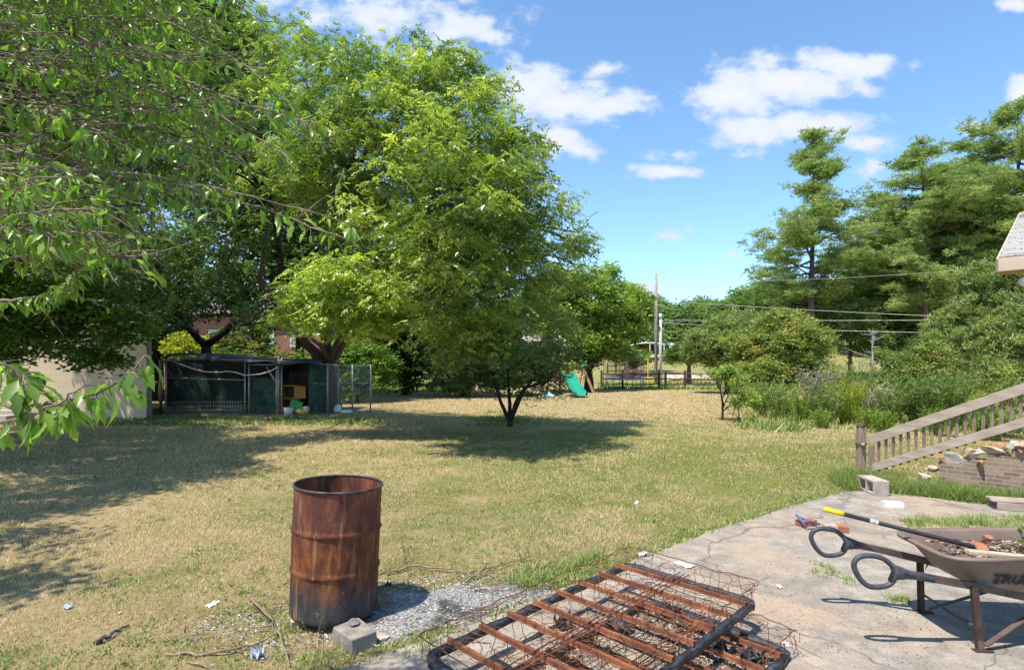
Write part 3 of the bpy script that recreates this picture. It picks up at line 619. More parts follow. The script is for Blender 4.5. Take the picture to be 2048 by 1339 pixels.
for (nm, lb, cl, px, d, kd, sz, mt, tb) in bgs:
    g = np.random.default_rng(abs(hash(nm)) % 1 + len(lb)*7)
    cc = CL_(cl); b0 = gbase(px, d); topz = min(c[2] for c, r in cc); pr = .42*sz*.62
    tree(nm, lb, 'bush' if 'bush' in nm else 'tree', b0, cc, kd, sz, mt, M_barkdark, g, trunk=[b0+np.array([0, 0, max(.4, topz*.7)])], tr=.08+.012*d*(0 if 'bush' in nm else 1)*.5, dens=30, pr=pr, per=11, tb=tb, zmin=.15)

# pines
def pine(name, label, px, pyb, pyt, d, g, first=.35, wid=.28, group='tall pines on the right', lean=0.0):
    x = (px-CX)*d/F; zb = float(H(x, d)); zt = EYE+(HY-pyt)*d/F; h = zt-zb
    root = thing(name, label, 'pine tree', (x, d, zb), 0, group); mb = MB()
    n = 12; s = np.linspace(0, 1, n); ax = np.stack([lean*h*s**2+.12*np.sin(s*5+px), .1*np.cos(s*4+px), -.2+s*(h+.2)], 1)
    mb.tube(ax, np.linspace(.022*h*.75, .03, n), 8)
    Cs = []; k = int(h*3.4)
    for i in range(k):
        if g.random() < .06: continue
        f = first+(1-first)*((i+g.random())/k); z = f*h; f2 = (f-first)/(1-first)
        L_ = h*wid*(.35+.75*math.sin(math.pi*min(1, .18+f2*.9)))*g.uniform(.45, 1.15)*(1 if f2 < .9 else .6)
        a = g.uniform(0, 6.283); st = np.array([np.interp(f, s, ax[:, 0]), np.interp(f, s, ax[:, 1]), z])
        e = st+np.array([math.cos(a)*L_, math.sin(a)*L_, L_*g.uniform(-.15, .55)]); m_ = (st+e)/2+np.array([0, 0, -L_*.08])
        c = curve3(st, m_, e, 6, .06, g); mb.tube(c, np.linspace(.02+.014*L_, .012, 6), 4)
        for q in range(int(5+L_*2.6)):
            u = g.uniform(.42, 1.02); ii = min(5, int(u*5)); p_ = c[ii]+g.normal(0, 1, 3)*np.array([.3, .3, .2])*(.4+L_*.2)
            m2 = int(g.integers(9, 18)); Cs.append(p_+g.normal(0, 1, (m2, 3))*np.array([.30, .30, .13])+np.array([0, 0, .1]))
    build('trunk', mb, M_barkpine, root, smooth=True)
    ct = [np.full(len(c), np.clip(g.normal(.45, .2), 0, 1)) for c in Cs]
    V, tt = foliage(np.concatenate(Cs), 'needle', 1.05, g, np.concatenate(ct), (-.3, .3))
    npmesh('crown', V, 4, M_pine, root, tint=tt, world=False); return root
g = np.random.default_rng(77)
p1_ = pine('pine_tree', 'tall lone pine with an open ragged crown behind the crape myrtle', 1625, 700, 268, 48, np.random.default_rng(1234), .27, .235)
p2_ = pine('pine_tree', 'pine with flat topped crown and bare dark trunk right of the lone pine', 1848, 700, 296, 46, g, .33, .28)
p3_ = pine('pine_tree', 'highest pine at the right edge of the photo behind the house roof', 2035, 700, 205, 44, g, .34, .32)
def copytree(o, loc, rz, s, label, sz=None):
    c = o.copy(); COL.objects.link(c); c.location = loc; c.rotation_euler = (0, 0, rz); c.scale = (s, s, sz or s); c['label'] = label
    for ch in list(o.children):
        k = ch.copy(); COL.objects.link(k); k.parent = c
    return c
for (px, d, s, sz, lb, src) in [(1890, 50, .92, .95, 'pine with twin looking dark trunk just left of the cedar top', p2_), (1770, 54, .85, .8, 'shorter pine filling the gap between lone pine and flat topped pine', p3_),
        (1955, 47, .95, .86, 'broad pine crown just left of the highest pine', p3_), (2110, 50, 1.0, 1.05, 'pine half cut off by the right edge beside the roof', p1_),
        (1700, 58, .75, .62, 'low spreading pine behind the right side of the lone pine', p2_), (1560, 60, .6, .45, 'smallest pine left of the lone pine trunk', p1_), (1835, 60, .9, .85, 'hazy pine seen behind the flat topped pine', p1_), (1925, 56, 1.05, 1.0, 'tall pine set back in the gap left of the broad pine crown', p1_), (1800, 51, .8, .7, 'leaning pine with low boughs left of the flat topped pine', p3_), (1995, 53, 1.0, 1.0, 'pine standing between the broad pine crown and the highest pine', p2_)]:
    x = (px-CX)*d/F; copytree(src, (x, d, float(H(x, d))), px*.37, s, lb, sz)
# deciduous understorey below the pines + others on the right
rb = [
 ('crape_myrtle', 'large rounded crape myrtle with orange tinged tips beyond the weedy border', [(1520,700,25,1.15),(1580,690,24,1.25),(1550,650,25,.95),(1620,700,24.5,1.0),(1600,740,23.5,.7),(1500,740,24,.6),(1650,680,25,.55),(1590,645,25,.7),(1480,690,25,.7),(1560,765,23,.6),(1510,765,23.2,.5),(1610,770,23,.45),(1535,740,23.5,.7),(1640,735,23.5,.5)], 1560, 24.5, 'broad', 1.0, M_myrtle, .5, 0),
 ('mimosa_tree', 'wide pale green feathery tree between the utility poles and the crape myrtle', [(1430,690,33,1.5),(1470,680,33,1.5),(1400,700,33,.9),(1450,650,34,.9),(1500,660,34,1.1),(1480,720,32,1.0)], 1455, 33, 'spray', 1.0, M_cedar, .45, 1),
 ('peach_tree', 'small dark green fruit tree with forked trunk above the rock bed', [(1365,700,48,1.0),(1385,695,48,.9),(1350,705,48,.7),(1400,705,48,.6)], 1378, 48, 'broad', 1.3, M_maple, .25, 1),
 ('garden_vine', 'yellow green climbing vine on a stake at the left end of the border', [(1445,745,17.5,.32),(1465,760,17.3,.36),(1425,750,17.6,.22),(1490,790,16.8,.3),(1470,800,17,.28),(1455,735,17.6,.2)], 1445, 17.6, 'broad', .75, M_light, .6, 0),
 ('berry_shrub', 'tall grey green shrub with pinkish seed heads in front of the cedar', [(1850,710,20,.75),(1810,730,20,.65),(1880,740,19.5,.7),(1840,760,19.5,.7),(1900,770,19,.5),(1790,750,20,.45),(1860,680,20.5,.4)], 1850, 20, 'broad', .8, M_myrtle, .3, 0),
 ('cedar_tree', 'feathery light green cedar beside the house roof at right', [(1965,620,30,1.3),(1990,690,29,1.6),(2040,640,29,1.6),(1935,700,30,1.2),(1970,560,30,1.1),(2050,720,28,1.7),(2060,570,30,1.6),(1900,660,31,1.2),(1985,750,28,1.2)], 1985, 30, 'spray', .95, M_cedar, .5, 0),
 ('nandina_shrub', 'red berried shrub behind the upper end of the stair railing', [(2000,780,13.5,.42),(2040,790,13,.42),(1970,810,13.5,.33),(2030,760,14,.3)], 2005, 13.5, 'broad', .65, M_myrtle, .35, 0),
 ('pine_underwood_tree', 'broadleaf tree growing under the lone pine', [(1590,610,52,2.6),(1650,590,52,2.8),(1690,640,50,2.4),(1570,650,50,2.0),(1640,660,49,2.0),(1530,590,55,2)], 1640, 52, 'broad', 2.6, M_far, .4, 0),
 ('mid_wood_tree', 'dark broadleaf tree between the pine trunks above the mown field', [(1750,600,54,3.2),(1800,640,52,2.6),(1720,660,52,2.2),(1850,620,53,3.0),(1780,690,50,1.8),(1750,530,55,2.4)], 1775, 53, 'broad', 2.6, M_far, .3, 0),
 ('edge_wood_tree', 'broadleaf tree filling the wood edge left of the cedar', [(1900,600,52,3.0),(1880,660,50,2.6),(1930,640,51,2.6),(1900,700,49,1.8),(1960,560,52,3.0),(2050,520,50,3.4),(2000,480,52,3)], 1905, 51, 'broad', 2.6, M_far, .35, 0),
 ('pole_side_tree', 'light green tree immediately left of the taller utility pole', [(1275,600,62,2.0),(1262,650,60,1.8),(1290,640,63,1.6),(1240,590,62,2.0)], 1270, 62, 'broad', 2.4, M_light, .35, 0),
 ('pole_foot_bush', 'pale yellow green bush at the foot of the carport beyond the poles', [(1262,712,58,1.2),(1285,716,58,1.0),(1240,705,58,1.4),(1335,712,60,.8),(1350,720,60,.6)], 1270, 58, 'broad', 2.0, M_light, .5, 0),
 ('low_round_bush', 'small dark round bush on the mown field by the dead snag', [(1772,715,42,.55),(1765,700,42,.45),(1780,728,42,.4)], 1772, 42, 'broad', 1.2, M_far, .3, 0),
]
for (nm, lb, cl, px, d, kd, sz, mt, tb, tk) in rb:
    g = np.random.default_rng(len(lb)*13+px)
    cc = CL_(cl); b0 = gbase(px, d); tz = max(b0[2]+.25, min(c[2] for c, r in cc)-.2)
    cat = 'tree' if 'tree' in nm else ('vine' if 'vine' in nm else 'shrub')
    tree(nm, lb, cat, b0, cc, kd, sz, mt, M_bark if tk else M_barkdark, g, trunk=[np.array([b0[0], b0[1], b0[2]*.4+tz*.6])], tr=(.04+.0035*d) if cat == 'tree' else .025+.001*d, dens=34 if d < 35 else 30, pr=.42*sz*.62 if sz > .9 else .24, per=11, tb=tb, zmin=.05)
# border plants as individual plants
def upright_plant(name, label, px, py, h, r, n, mat, g, tr_, cat='plant', group=None, wdt=(.02, .035), lean=.35, feather=True):
    h *= 1.5; b0 = G(px, py); b0[2] = 0; root_x, root_y = b0[0], b0[1]
    k = n; a = g.uniform(0, 6.283, k); rr = r*np.sqrt(g.random(k)); x = root_x+np.cos(a)*rr*.6; y = root_y+np.sin(a)*rr*.6; hh = h*g.uniform(.6, 1.05, k)
    V = []; ts = []
    for i in range(k):
        e = np.array([x[i]+math.cos(a[i])*hh[i]*lean*rr[i]/r*g.uniform(.5, 1.4), y[i]+math.sin(a[i])*hh[i]*lean*rr[i]/r, hh[i]]); s0 = np.array([x[i], y[i], 0]); m_ = (s0+e)/2+np.array([0, 0, hh[i]*.15])
        c = curve3(s0, m_, e, 6); t0 = g.uniform(*tr_)
        for q in range(5):
            w0 = wdt[0]*(1-q/6); p_, p2 = c[q], c[q+1]; pa = g.uniform(0, 3.14); sdv = np.array([math.cos(pa), math.sin(pa), 0])*w0
            V += [p_-sdv, p_+sdv, p2+sdv*.7, p2-sdv*.7]; ts.append(t0)
            if feather and q > 0:
                for z in range(4):
                    b_ = p_+(p2-p_)*g.random(); V += leaf(b_, np.array([g.normal(), g.normal(), g.uniform(.3, 1.6)]), g.normal(size=3), h*g.uniform(.06, .13), wdt[1]); ts.append(min(1, max(0, t0+g.normal(0, .1))))
    o = npmesh(name, np.array(V), 4, mat, base=(root_x, root_y, 0), tint=ts, world=False)
    return tag(o, label, cat, group)
g = np.random.default_rng(99)
BP = [('fennel_plant', 'tall bright green bushy plant in the middle of the border', 1685, 828, 1.25, .42, 60, M_weed, (.1, .7)),
 ('blade_plant', 'vivid lime green upright blade clump in the border', 1695, 848, .85, .25, 70, M_yel, (.0, .5)),
 ('fennel_plant', 'feathery deep green plume plant left of the railing top', 1838, 850, .95, .38, 90, M_weed, (0, .45)),
 ('fennel_plant', 'feathery green plume plant seen through the railing balusters', 1905, 858, .95, .3, 70, M_weed, (0, .5)),
 ('fennel_plant', 'short green plume plant between the blade clump and the deep green plumes', 1785, 850, .7, .28, 60, M_weed, (.05, .6)),
 ('dry_plume_plant', 'grey dried feathery plume in the middle of the border', 1632, 838, 1.05, .2, 60, M_grey, (0, .8)),
 ('dry_plume_plant', 'grey brown dead shrub twigs under the crape myrtle', 1545, 800, .95, .42, 80, M_grey, (0, .7)),
 ('dry_plume_plant', 'pale dried stalks right of the lime green clump', 1745, 845, .8, .3, 40, M_grey, (.2, 1)),
 ('dry_plume_plant', 'grey wispy tuft behind the railing beside the berry shrub', 1940, 790, 1.0, .4, 60, M_grey, (.1, .9)),
 ('border_plant', 'leafy green plant at the foot of the rusty garden stand', 1520, 832, .75, .32, 45, M_light, (.1, .7)),
 ('border_plant', 'yellow green arching plant right of the rusty garden stand', 1560, 840, .8, .35, 50, M_weed, (.2, .85)),
 ('border_plant', 'green leafy plant left of the grey plume', 1600, 846, .6, .3, 45, M_light, (.1, .6)),
 ('border_plant', 'upright green stems right of the grey plume', 1658, 850, .75, .25, 45, M_weed, (.1, .6)),
 ('border_plant', 'low light green plant in front of the lime blade clump', 1735, 858, .4, .22, 35, M_light, (.2, .8)),
 ('border_plant', 'tall leafy stem plant behind the lime blade clump', 1725, 832, 1.05, .35, 55, M_light, (.1, .6)),
 ('border_plant', 'low leafy plant left of the railing post', 1640, 856, .35, .22, 30, M_light, (.3, .8)),
 ('border_plant', 'small leafy plant just behind the railing post', 1765, 866, .38, .22, 35, M_light, (.2, .8)),
 ('border_plant', 'broad green plant behind the lower balusters', 1880, 872, .45, .3, 45, M_light, (.1, .7)),
 ('border_plant', 'green plant at the far right behind the balusters', 1975, 880, .5, .35, 50, M_light, (.1, .7))]
for (nm, lb, px, py, h, r, n, mt, tr_) in BP: upright_plant(nm, lb, px, py, h, r, int(n*1.7), mt, g, tr_, group='plants in the garden border', wdt=(.008, .03) if mt is not M_yel else (.016, .02), lean=.45)
pe = []
for i in range(420):
    px = rng.uniform(1490, 2040); g_ = G(px, rng.uniform(800, 862)+max(0, (px-1750)*.02)); pe.append((g_[0], g_[1], rng.uniform(.5, 1.1)))
clump('border_undergrowth', 'mixed green undergrowth covering the garden border', pe, M_weed, (.05, .30), (.02, .06), (0, 1), 34, .22, 1.3)

# far wooded hills
g = np.random.default_rng(5); cc = []
for i in range(230):
    px = g.uniform(1210, 2300) if i < 170 else g.uniform(-300, 1100); d = g.uniform(95, 135)
    top = 628-38*max(0, min(1, (px-1380)/180))+g.normal(0, 7) if px > 1210 else 640
    z = EYE+(HY-top-g.random()**1.5*80)*d/F; cc.append(((px-CX)*d/F, d, z))
C = []; tt = []
for c in cc:
    k = 330; q = g.normal(size=(k, 3)); q /= np.linalg.norm(q, axis=1, keepdims=True); q[:, 2] = abs(q[:, 2])*1.1-.25
    C.append(np.array(c)+q*np.array([3.4, 3.0, 3.2])*g.uniform(.75, 1.1, (k, 1))*g.uniform(.7, 1.2)); tt.append(np.clip(g.normal(.4, .14)+g.normal(0, .1, k), 0, 1))
V, t2 = foliage(np.concatenate(C), 'broad', 5.2, g, np.concatenate(tt)); 
tag(npmesh('distant_wood', V, 4, M_far, tint=t2), 'green wooded hillside on the horizon behind the utility poles', 'woodland', kind='stuff')

# dead snag by the wood edge
def snag(name, label, px, d, h, g):
    b0 = gbase(px, d); mb = MB(); e = b0+np.array([.2, 0, h]); mb.tube(curve3(b0, (b0+e)/2+np.array([.15, 0, 0]), e, 8, .05, g), np.linspace(.14, .02, 8), 6)
    for i in range(26):
        s = g.uniform(.3, 1); st = b0*(1-s)+e*s; q = st+np.array([g.normal(0, 1), g.normal(0, .5), g.uniform(-.1, .9)])*(.5+h*.14*(1.2-s)); mb.tube(curve3(st, (st+q)/2+g.normal(0, .15, 3), q, 5, .05, g), np.linspace(.035, .008, 5), 4)
    solo(name, mb, NM('dead_bark', [(.3, (.25, .22, .19)), (.7, (.45, .41, .37))], 5), label, 'dead tree', tuple(b0), smooth=True, wc=True)
snag('dead_tree', 'bare grey dead tree at the edge of the pine wood', 1740, 44, 4.2, g)

# ------------------------------------------------------------------ foreground rose of sharon
def bigleaf_template():
    xs_ = [0, .18, .38, .5, .62, .8, 1.0]; ws = [.03, .13, .20, .13, .19, .08, .0]; V = []
    for x, w_ in zip(xs_, ws):
        z = -.22*x*x
        V += [(x, -w_, z+.3*w_), (x, 0, z), (x, w_, z+.3*w_)]
    Fc = []
    for i in range(6):
        for q in (0, 1): a = i*3+q; Fc.append((a, a+1, a+4, a+3))
    return np.array(V), np.array(Fc)
LT, LF = bigleaf_template()
def foreground_shrub():
    g = np.random.default_rng(314)
    root = thing('flowering_shrub', 'overhanging shrub branches with large lobed leaves close to the camera at upper left', 'shrub', (-2.7, 1.75, 0))
    root0 = np.array([-2.7, 1.75, 0]); mb = MB(); stem = MB(); LV = []; LTi = []
    for q in range(7):
        e = np.array([-2.35+g.normal(0, .12), 1.75+g.normal(0, .2), 2.0+q*.33]); stem.tube(curve3(root0+g.normal(0, .06, 3)*np.array([1, 1, 0]), (root0+e)/2+np.array([-.25, 0, .1]), e, 8, .02, g), np.linspace(.035, .014, 8), 7)
    br = [  # px/py/d control points of the leading branches
     [(-90,-60,1.9),(330,45,1.9),(570,215,1.85),.007],[(-90,-30,2.0),(420,180,2.0),(640,245,1.9),.008],[(-80,120,1.9),(240,160,1.8),(560,300,1.75),.008],
     [(-80,355,1.75),(250,345,1.75),(705,450,1.65),.0065],[(-80,340,1.8),(330,370,1.8),(690,480,1.7),.008],[(-80,240,2.0),(250,250,2.0),(500,330,1.9),.008],
     [(-80,30,2.1),(250,80,2.1),(470,310,2.0),.008],[(-60,800,1.25),(150,800,1.22),(290,710,1.2),.005],[(-60,850,1.25),(60,830,1.2),(170,770,1.2),.004],
     [(-60,600,2.0),(90,590,2.0),(150,545,2.0),.006],[(-60,505,2.1),(60,515,2.1),(90,500,2.1),.006],[(-80,-150,2.0),(300,-60,2.0),(520,40,1.9),.008],[(-60,720,1.3),(20,735,1.25),(60,780,1.2),.004],[(-60,200,1.85),(300,215,1.85),(400,225,1.8),.006]]
    for i in range(112):
        y0 = g.uniform(-180, 470); d0 = g.uniform(1.55, 2.3); xe = g.uniform(90, 470)*(1 if y0 < 330 else .62)
        ye = y0+g.uniform(-70, 150)*(xe/400); br.append([(-90, y0, d0), (xe*.5, y0+(ye-y0)*.3+g.normal(0, 42), d0+g.normal(0, .12)), (xe, ye, d0+g.normal(0, .1)), .0026])
    def put(p_, d, s, t):
        up = np.array([0, 0, 1.])+g.normal(0, .45, 3); d = d/np.linalg.norm(d); y = np.cross(up, d); y /= np.linalg.norm(y); z = np.cross(d, y)
        V = LT.copy(); V[:, 1] *= g.uniform(.8, 1.15); V[:, 2] *= g.uniform(.3, 2.2); V *= s
        LV.append(p_+V[:, :1]*d+V[:, 1:2]*y+V[:, 2:]*z); LTi.append(np.full(len(LT), t))
    for k, (a, b_, c, r) in enumerate(br):
        A, B, C_ = P(*a), P(*b_), P(*c); B = 2*B-(A+C_)/2 if k < 14 else B
        n = 22; cv = curve3(A, B, C_, n, .003, g); mb.tube(cv, np.linspace(r, .0016, n), 5)
        low_ = k in (7, 8, 12)
        for q in range(n):
            s = q/(n-1)
            if s < (.55 if k >= 14 else .32) and not low_: 
                if g.random() < .5: continue
            m_ = g.integers(1, 6) if k < 14 else g.integers(0, 5)
            if low_: m_ = g.integers(1, 4) if s > .2 else 0
            for z in range(m_):
                dr = np.array([g.normal(.25, .5), g.normal(0, .5), g.uniform(-1.2, .0)]); st = cv[q]; pe_ = st+dr/np.linalg.norm(dr)*g.uniform(.008, .03)
                mb.tube([st, pe_], [.0012, .001], 3, cap=False)
                put(pe_, dr+np.array([0, 0, -.2]), g.uniform(.028, .056)*(1.15 if low_ else 1), float(np.clip(g.normal(.45, .2), 0, .9)) if g.random() > .025 else 1.0)
            if g.random() < ((.2 if low_ else .35) if k < 14 else .6):
                e = cv[q]+np.array([g.uniform(.02, .2), g.normal(0, .06), g.normal(-.015, .06)])*(.35 if low_ else 1); c2 = curve3(cv[q], (cv[q]+e)/2+g.normal(0, .012, 3), e, 6, .002, g); mb.tube(c2, np.linspace(.0025, .001, 6), 4)
                for z in range(g.integers(0, 5) if s > .35 else (1 if g.random() < .15 else 0)):
                    dr = np.array([g.normal(.4, .5), g.normal(0, .5), g.uniform(-1., .1)]); put(c2[g.integers(2, 6)], dr, g.uniform(.022, .05), float(np.clip(g.normal(.45, .2), 0, .9)))
    build('stem', stem, M_twig, root, smooth=True, world=True); build('twigs', mb, M_twig, root, smooth=True, world=True)
    V = np.concatenate(LV)-root0; k = len(LV); Fc = (LF[None]+(np.arange(k)*len(LT))[:, None, None]).reshape(-1, 4)
    me = bpy.data.meshes.new('leaves'); me.from_pydata(V.tolist(), [], Fc.tolist()); me.shade_smooth()
    at = me.attributes.new('tint', 'FLOAT', 'POINT'); at.data.foreach_set('value', np.concatenate(LTi).astype(np.float32))
    link('leaves', me, M_rosebush, root)
foreground_shrub()
# ------------------------------------------------------------------ rusty drum
m_rust, t, b = newmat('rusty_steel')
n1 = noise(t, 8, 9, (1.3, 1.3, .5), rough=.72); st = noise(t, 9, 5, (1.6, 1.6, .18), rough=.6); fi = noise(t, 45, 5, rough=.75)
tcn = t.nodes.new('ShaderNodeTexCoord'); sp = t.nodes.new('ShaderNodeSeparateXYZ'); t.links.new(tcn.outputs['Object'], sp.inputs[0])
c = ramp(t, [(.3, (.04, .014, .010)), (.46, (.11, .034, .016)), (.60, (.25, .078, .022)), (.78, (.42, .15, .035))], n1)
zz = add_(t, sp.outputs[2], add_(t, n1, .25, 'MULTIPLY'))
up_ = ramp(t, [(.3, (.06, .018, .015)), (.5, (.13, .042, .026)), (.62, (.24, .085, .04)), (.75, (.36, .15, .06))], n1)
c = mixc(t, mr(t, zz, .60, .74), c, up_)
blk = ramp(t, [(.35, (.02, .018, .018)), (.6, (.07, .065, .07)), (.8, (.28, .10, .03))], n1)
c = mixc(t, mr(t, zz, .42, .24), c, blk)
c = mixc(t, mr(t, st, .56, .66, 0, .6), c, (.40, .22, .11))
c = mixc(t, mr(t, fi, .60, .70, 0, .75), c, (.02, .012, .01)); fk = noise(t, 26, 7, (1, 1, .6), rough=.8); c = mixc(t, mr(t, fk, .64, .68, 0, .7), c, (.46, .33, .24))
t.links.new(c, b.inputs['Base Color']); b.inputs['Roughness'].default_value = .72; b.inputs['Metallic'].default_value = .15; b.inputs['Specular IOR Level'].default_value = .35
bump(t, b, fi, .5, .004)
dr = thing('steel_drum', 'tall rusty open steel drum streaked orange and black, standing in ash', 'burn barrel', (-1.215, 3.87, .05))
dr.rotation_euler = (0, R(2.6), 0)
rr = .286; prof = [(.25, .012), (rr-.006, .0)]
for i in range(61):
    z = .012+.83*i/60; r_ = rr
    for hz in (.30, .565): r_ += .0105*math.exp(-((z-hz)/.011)**2)
    prof.append((r_, z))
dmb = MB().lathe(prof, n=72); 
V = dmb.v[0]; a = np.arctan2(V[:, 1], V[:, 0]); dn = 1+.006*np.sin(3*a+V[:, 2]*5)+.004*np.sin(7*a-V[:, 2]*9)+.004*(vnoise(a*3+9, V[:, 2]*8)-.5); V[:, :2] *= dn[:, None]
build('body', dmb, m_rust, dr, smooth=True)
imb = MB().lathe([(rr-.0045, .835), (rr-.0045, .012), (.0, .010)], n=72); imb.v[0] = imb.v[0]
build('inner_wall', imb, m_rust, dr, smooth=True)
rmb = MB(); aa = np.linspace(0, 2*math.pi, 72, endpoint=False)
rmb.tube([(rr*1.008*math.cos(q)*(1+.006*math.sin(3*q+4.2)), rr*1.008*math.sin(q)*(1+.006*math.sin(3*q+4.2)), .845) for q in aa], .0085, 8, closed=True)
build('rim', rmb, NM('rim_steel', [(.3, (.02, .02, .022)), (.6, (.10, .085, .08)), (.8, (.2, .1, .06))], 14, rough=.55, bs=.2, metal=.4), dr, smooth=True)

# blocks, stone and bark by the drum
solo('concrete_block', MB().box((0, 0, .042), (.17, .24, .105), Matrix.Rotation(.75, 3, 'Z'), .004), NM('sooty_block', [(.3, (.15, .13, .11)), (.6, (.30, .26, .22)), (.8, (.42, .37, .31))], 12, rough=.95, bs=.7, bd=.008), 'weathered solid concrete block against the foot of the rusty drum', 'block', (-.96, 3.47, 0), bevel=.008)
solo('support_block', MB().box((0, 0, .02), (.22, .16, .055), Matrix.Rotation(.4, 3, 'Z'), .003), M_block, 'sooty block propping up the drum from below', 'block', (-1.35, 3.78, 0), bevel=.006)
solo('flat_stone', MB().rock((0, 0, 0), (.14, .10, .04), 4), M_block, 'small flat round stone beside the concrete block', 'stone', (-.80, 3.53, .02), smooth=False)
solo('bark_piece', MB().rock((0, 0, 0), (.13, .08, .022), 9), NM('bark_piece', [(.3, (.10, .085, .075)), (.7, (.22, .19, .17))], 20), 'grey bark piece lying on top of the concrete block', 'bark', (-.98, 3.53, .108))
def stick(name, label, pts, r0, mat=None, side=0, g=None, cat='stick', group='sticks around the ash bed'):
    g = g or rng; pts = [np.array(p_, float) for p_ in pts]; n = len(pts); c = []
    for i in range(n-1):
        for s in np.linspace(0, 1, 5)[:-1]: c.append(pts[i]*(1-s)+pts[i+1]*s)
    c.append(pts[-1]); c = np.array(c); c[1:-1] += g.normal(0, .006, c[1:-1].shape); mb = MB(); rs = np.linspace(r0, r0*.45, len(c)); mb.tube(c, rs, 6)
    for i in range(side):
        k = g.integers(2, len(c)-1); e = c[k]+np.array([g.normal(0, .16), g.normal(0, .12), abs(g.normal(0, .06))]); mb.tube(curve3(c[k], (c[k]+e)/2+g.normal(0, .02, 3), e, 5), np.linspace(rs[k]*.6, .0015, 5), 4)
    return solo(name, mb, mat or M_stick, label, cat, tuple(c[0]), group, smooth=True, wc=True)
def gl(lst): return [G(px, py, z) for px, py, z in lst]
stick('fallen_branch', 'long curved grey branch left of the drum on the dry grass', gl([(332,1306,.012),(400,1304,.02),(460,1298,.03),(520,1282,.03),(560,1262,.04)]), .010, side=2)
stick('fallen_branch', 'bent branch running down from the left foot of the drum', gl([(500,1195,.02),(545,1240,.04),(562,1275,.05),(580,1330,.02)]), .009, side=2)
stick('fallen_branch', 'thin twig lying at the lower left edge of the ash', gl([(375,1322,.01),(430,1338,.01),(470,1345,.01)]), .006, side=1)
stick('fallen_branch', 'longest arched branch curving behind the ash bed', gl([(775,1148,.01),(820,1132,.03),(900,1135,.04),(935,1143,.03),(985,1133,.03),(1062,1110,.04)]), .009, side=5)
stick('fallen_branch', 'forked twig leaning over the right end of the ash', gl([(920,1170,.01),(965,1140,.05),(985,1118,.10)]), .009, side=4)
stick('fallen_branch', 'thin branch between the ash and the upper bed frame', gl([(900,1193,.02),(960,1180,.04),(1010,1172,.05),(1050,1165,.05)]), .007, side=6)
stick('fallen_branch', 'wiry grey branch resting near the left rail of the bed frame', gl([(880,1255,.03),(960,1222,.06),(1030,1190,.07),(1110,1160,.05)]), .006, side=7)
stick('fallen_branch', 'thin twig pointing up out of the dry grass above the weeds', gl([(1060,1150,.02),(1100,1125,.05),(1140,1100,.12),(1190,1070,.20)]), .005, side=5)
stick('fallen_branch', 'small twig with fine side shoots right of the drum', gl([(755,1148,.01),(790,1130,.03),(820,1105,.05)]), .006, side=4)
stick('fallen_branch', 'straight stick across the near side of the ash', gl([(905,1205,.02),(935,1228,.03),(962,1240,.04),(1000,1262,.05)]), .006, side=2)
stick('charred_stick', 'short thick charred stick lying alone on the grass at lower left', gl([(188,1286,.01),(205,1279,.02),(222,1270,.02),(258,1250,.01)]), .016, mat=NM('charcoal', [(.3, (.02, .02, .02)), (.7, (.12, .11, .10))], 25), cat='stick', group=None)
def stalk(name, label, px, py, h, g, leafy=0, mat=None, n=3):
    b0 = G(px, py); mb = MB()
    for i in range(n):
        e = b0+np.array([g.normal(0, .05), g.normal(0, .05), h*g.uniform(.7, 1)]); c = curve3(b0+g.normal(0, .01, 3)*np.array([1, 1, 0]), (b0+e)/2+g.normal(0, .015, 3), e, 10); mb.tube(c, np.linspace(.0022, .001, 10), 4)
        for k in range(3, 10):
            for q in range(leafy):
                dd = g.normal(0, .011, 3); mb.tube([c[k], c[k]+dd+np.array([0, 0, .008])], [.002, .0008], 3)
    solo(name, mb, mat or M_twig, label, 'dry stalk', tuple(b0), smooth=True, wc=True)
stalk('dry_stalk', 'tall thin dry seed stalk rising behind the right side of the drum', 820, 1150, .42, rng, 7, n=1)
stalk('dry_stalk', 'thin green stems in front of the drum', 640, 1310, .28, rng, 3, n=4)
stalk('dry_stalk', 'thin grass stems standing above the long arched branch', 1045, 1125, .22, rng, 1, n=5)
def scrap(name, label, px, py, w_, h, z=0.0, mat=None, cat='litter', seed=1):
    b0 = G(px, py, z); g = np.random.default_rng(seed); X, Y = np.meshgrid(np.linspace(-1, 1, 7), np.linspace(-1, 1, 6)); Z = abs(g.normal(0, 1, X.shape))*h*.5+.004
    X = X*(1+g.normal(0, .12, X.shape)); Y = Y*(1+g.normal(0, .12, X.shape)); a = g.uniform(0, 3)
    mb = MB().grid((X*math.cos(a)-Y*.5*math.sin(a))*w_/2, (X*math.sin(a)+Y*.5*math.cos(a))*w_/2, Z)
    o = solo(name, mb, mat or M_paper, label, cat, tuple(b0)); s = o.modifiers.new('t', 'SOLIDIFY'); s.thickness = .002
M_foil = NM('grey_plastic', [(.3, (.22, .27, .36)), (.7, (.62, .66, .72))], 25, rough=.3)
scrap('plastic_scrap', 'crumpled blue grey plastic scrap at the bottom left of the ash', 515, 1312, .11, .05, 0, M_foil, seed=3)
scrap('paper_scrap', 'white wrapper with an orange end lying on the lawn left of the drum', 426, 1209, .10, .02, 0, seed=5)
scrap('paper_scrap', 'crumpled grey leaf of paper in the lawn shade at lower left', 134, 1216, .07, .03, 0, M_foil, seed=6)
scrap('paper_scrap', 'tiny white scrap on the lawn in mid view', 1273, 1007, .07, .04, 0, seed=7)
scrap('paper_scrap', 'small white scrap on the patio between bed frame and wheelbarrow handle', 1558, 1174, .06, .015, PZ, seed=8)
scrap('paper_scrap', 'small white scrap on the patio beside the lower bed frame corner', 1572, 1290, .045, .015, PZ, seed=9)
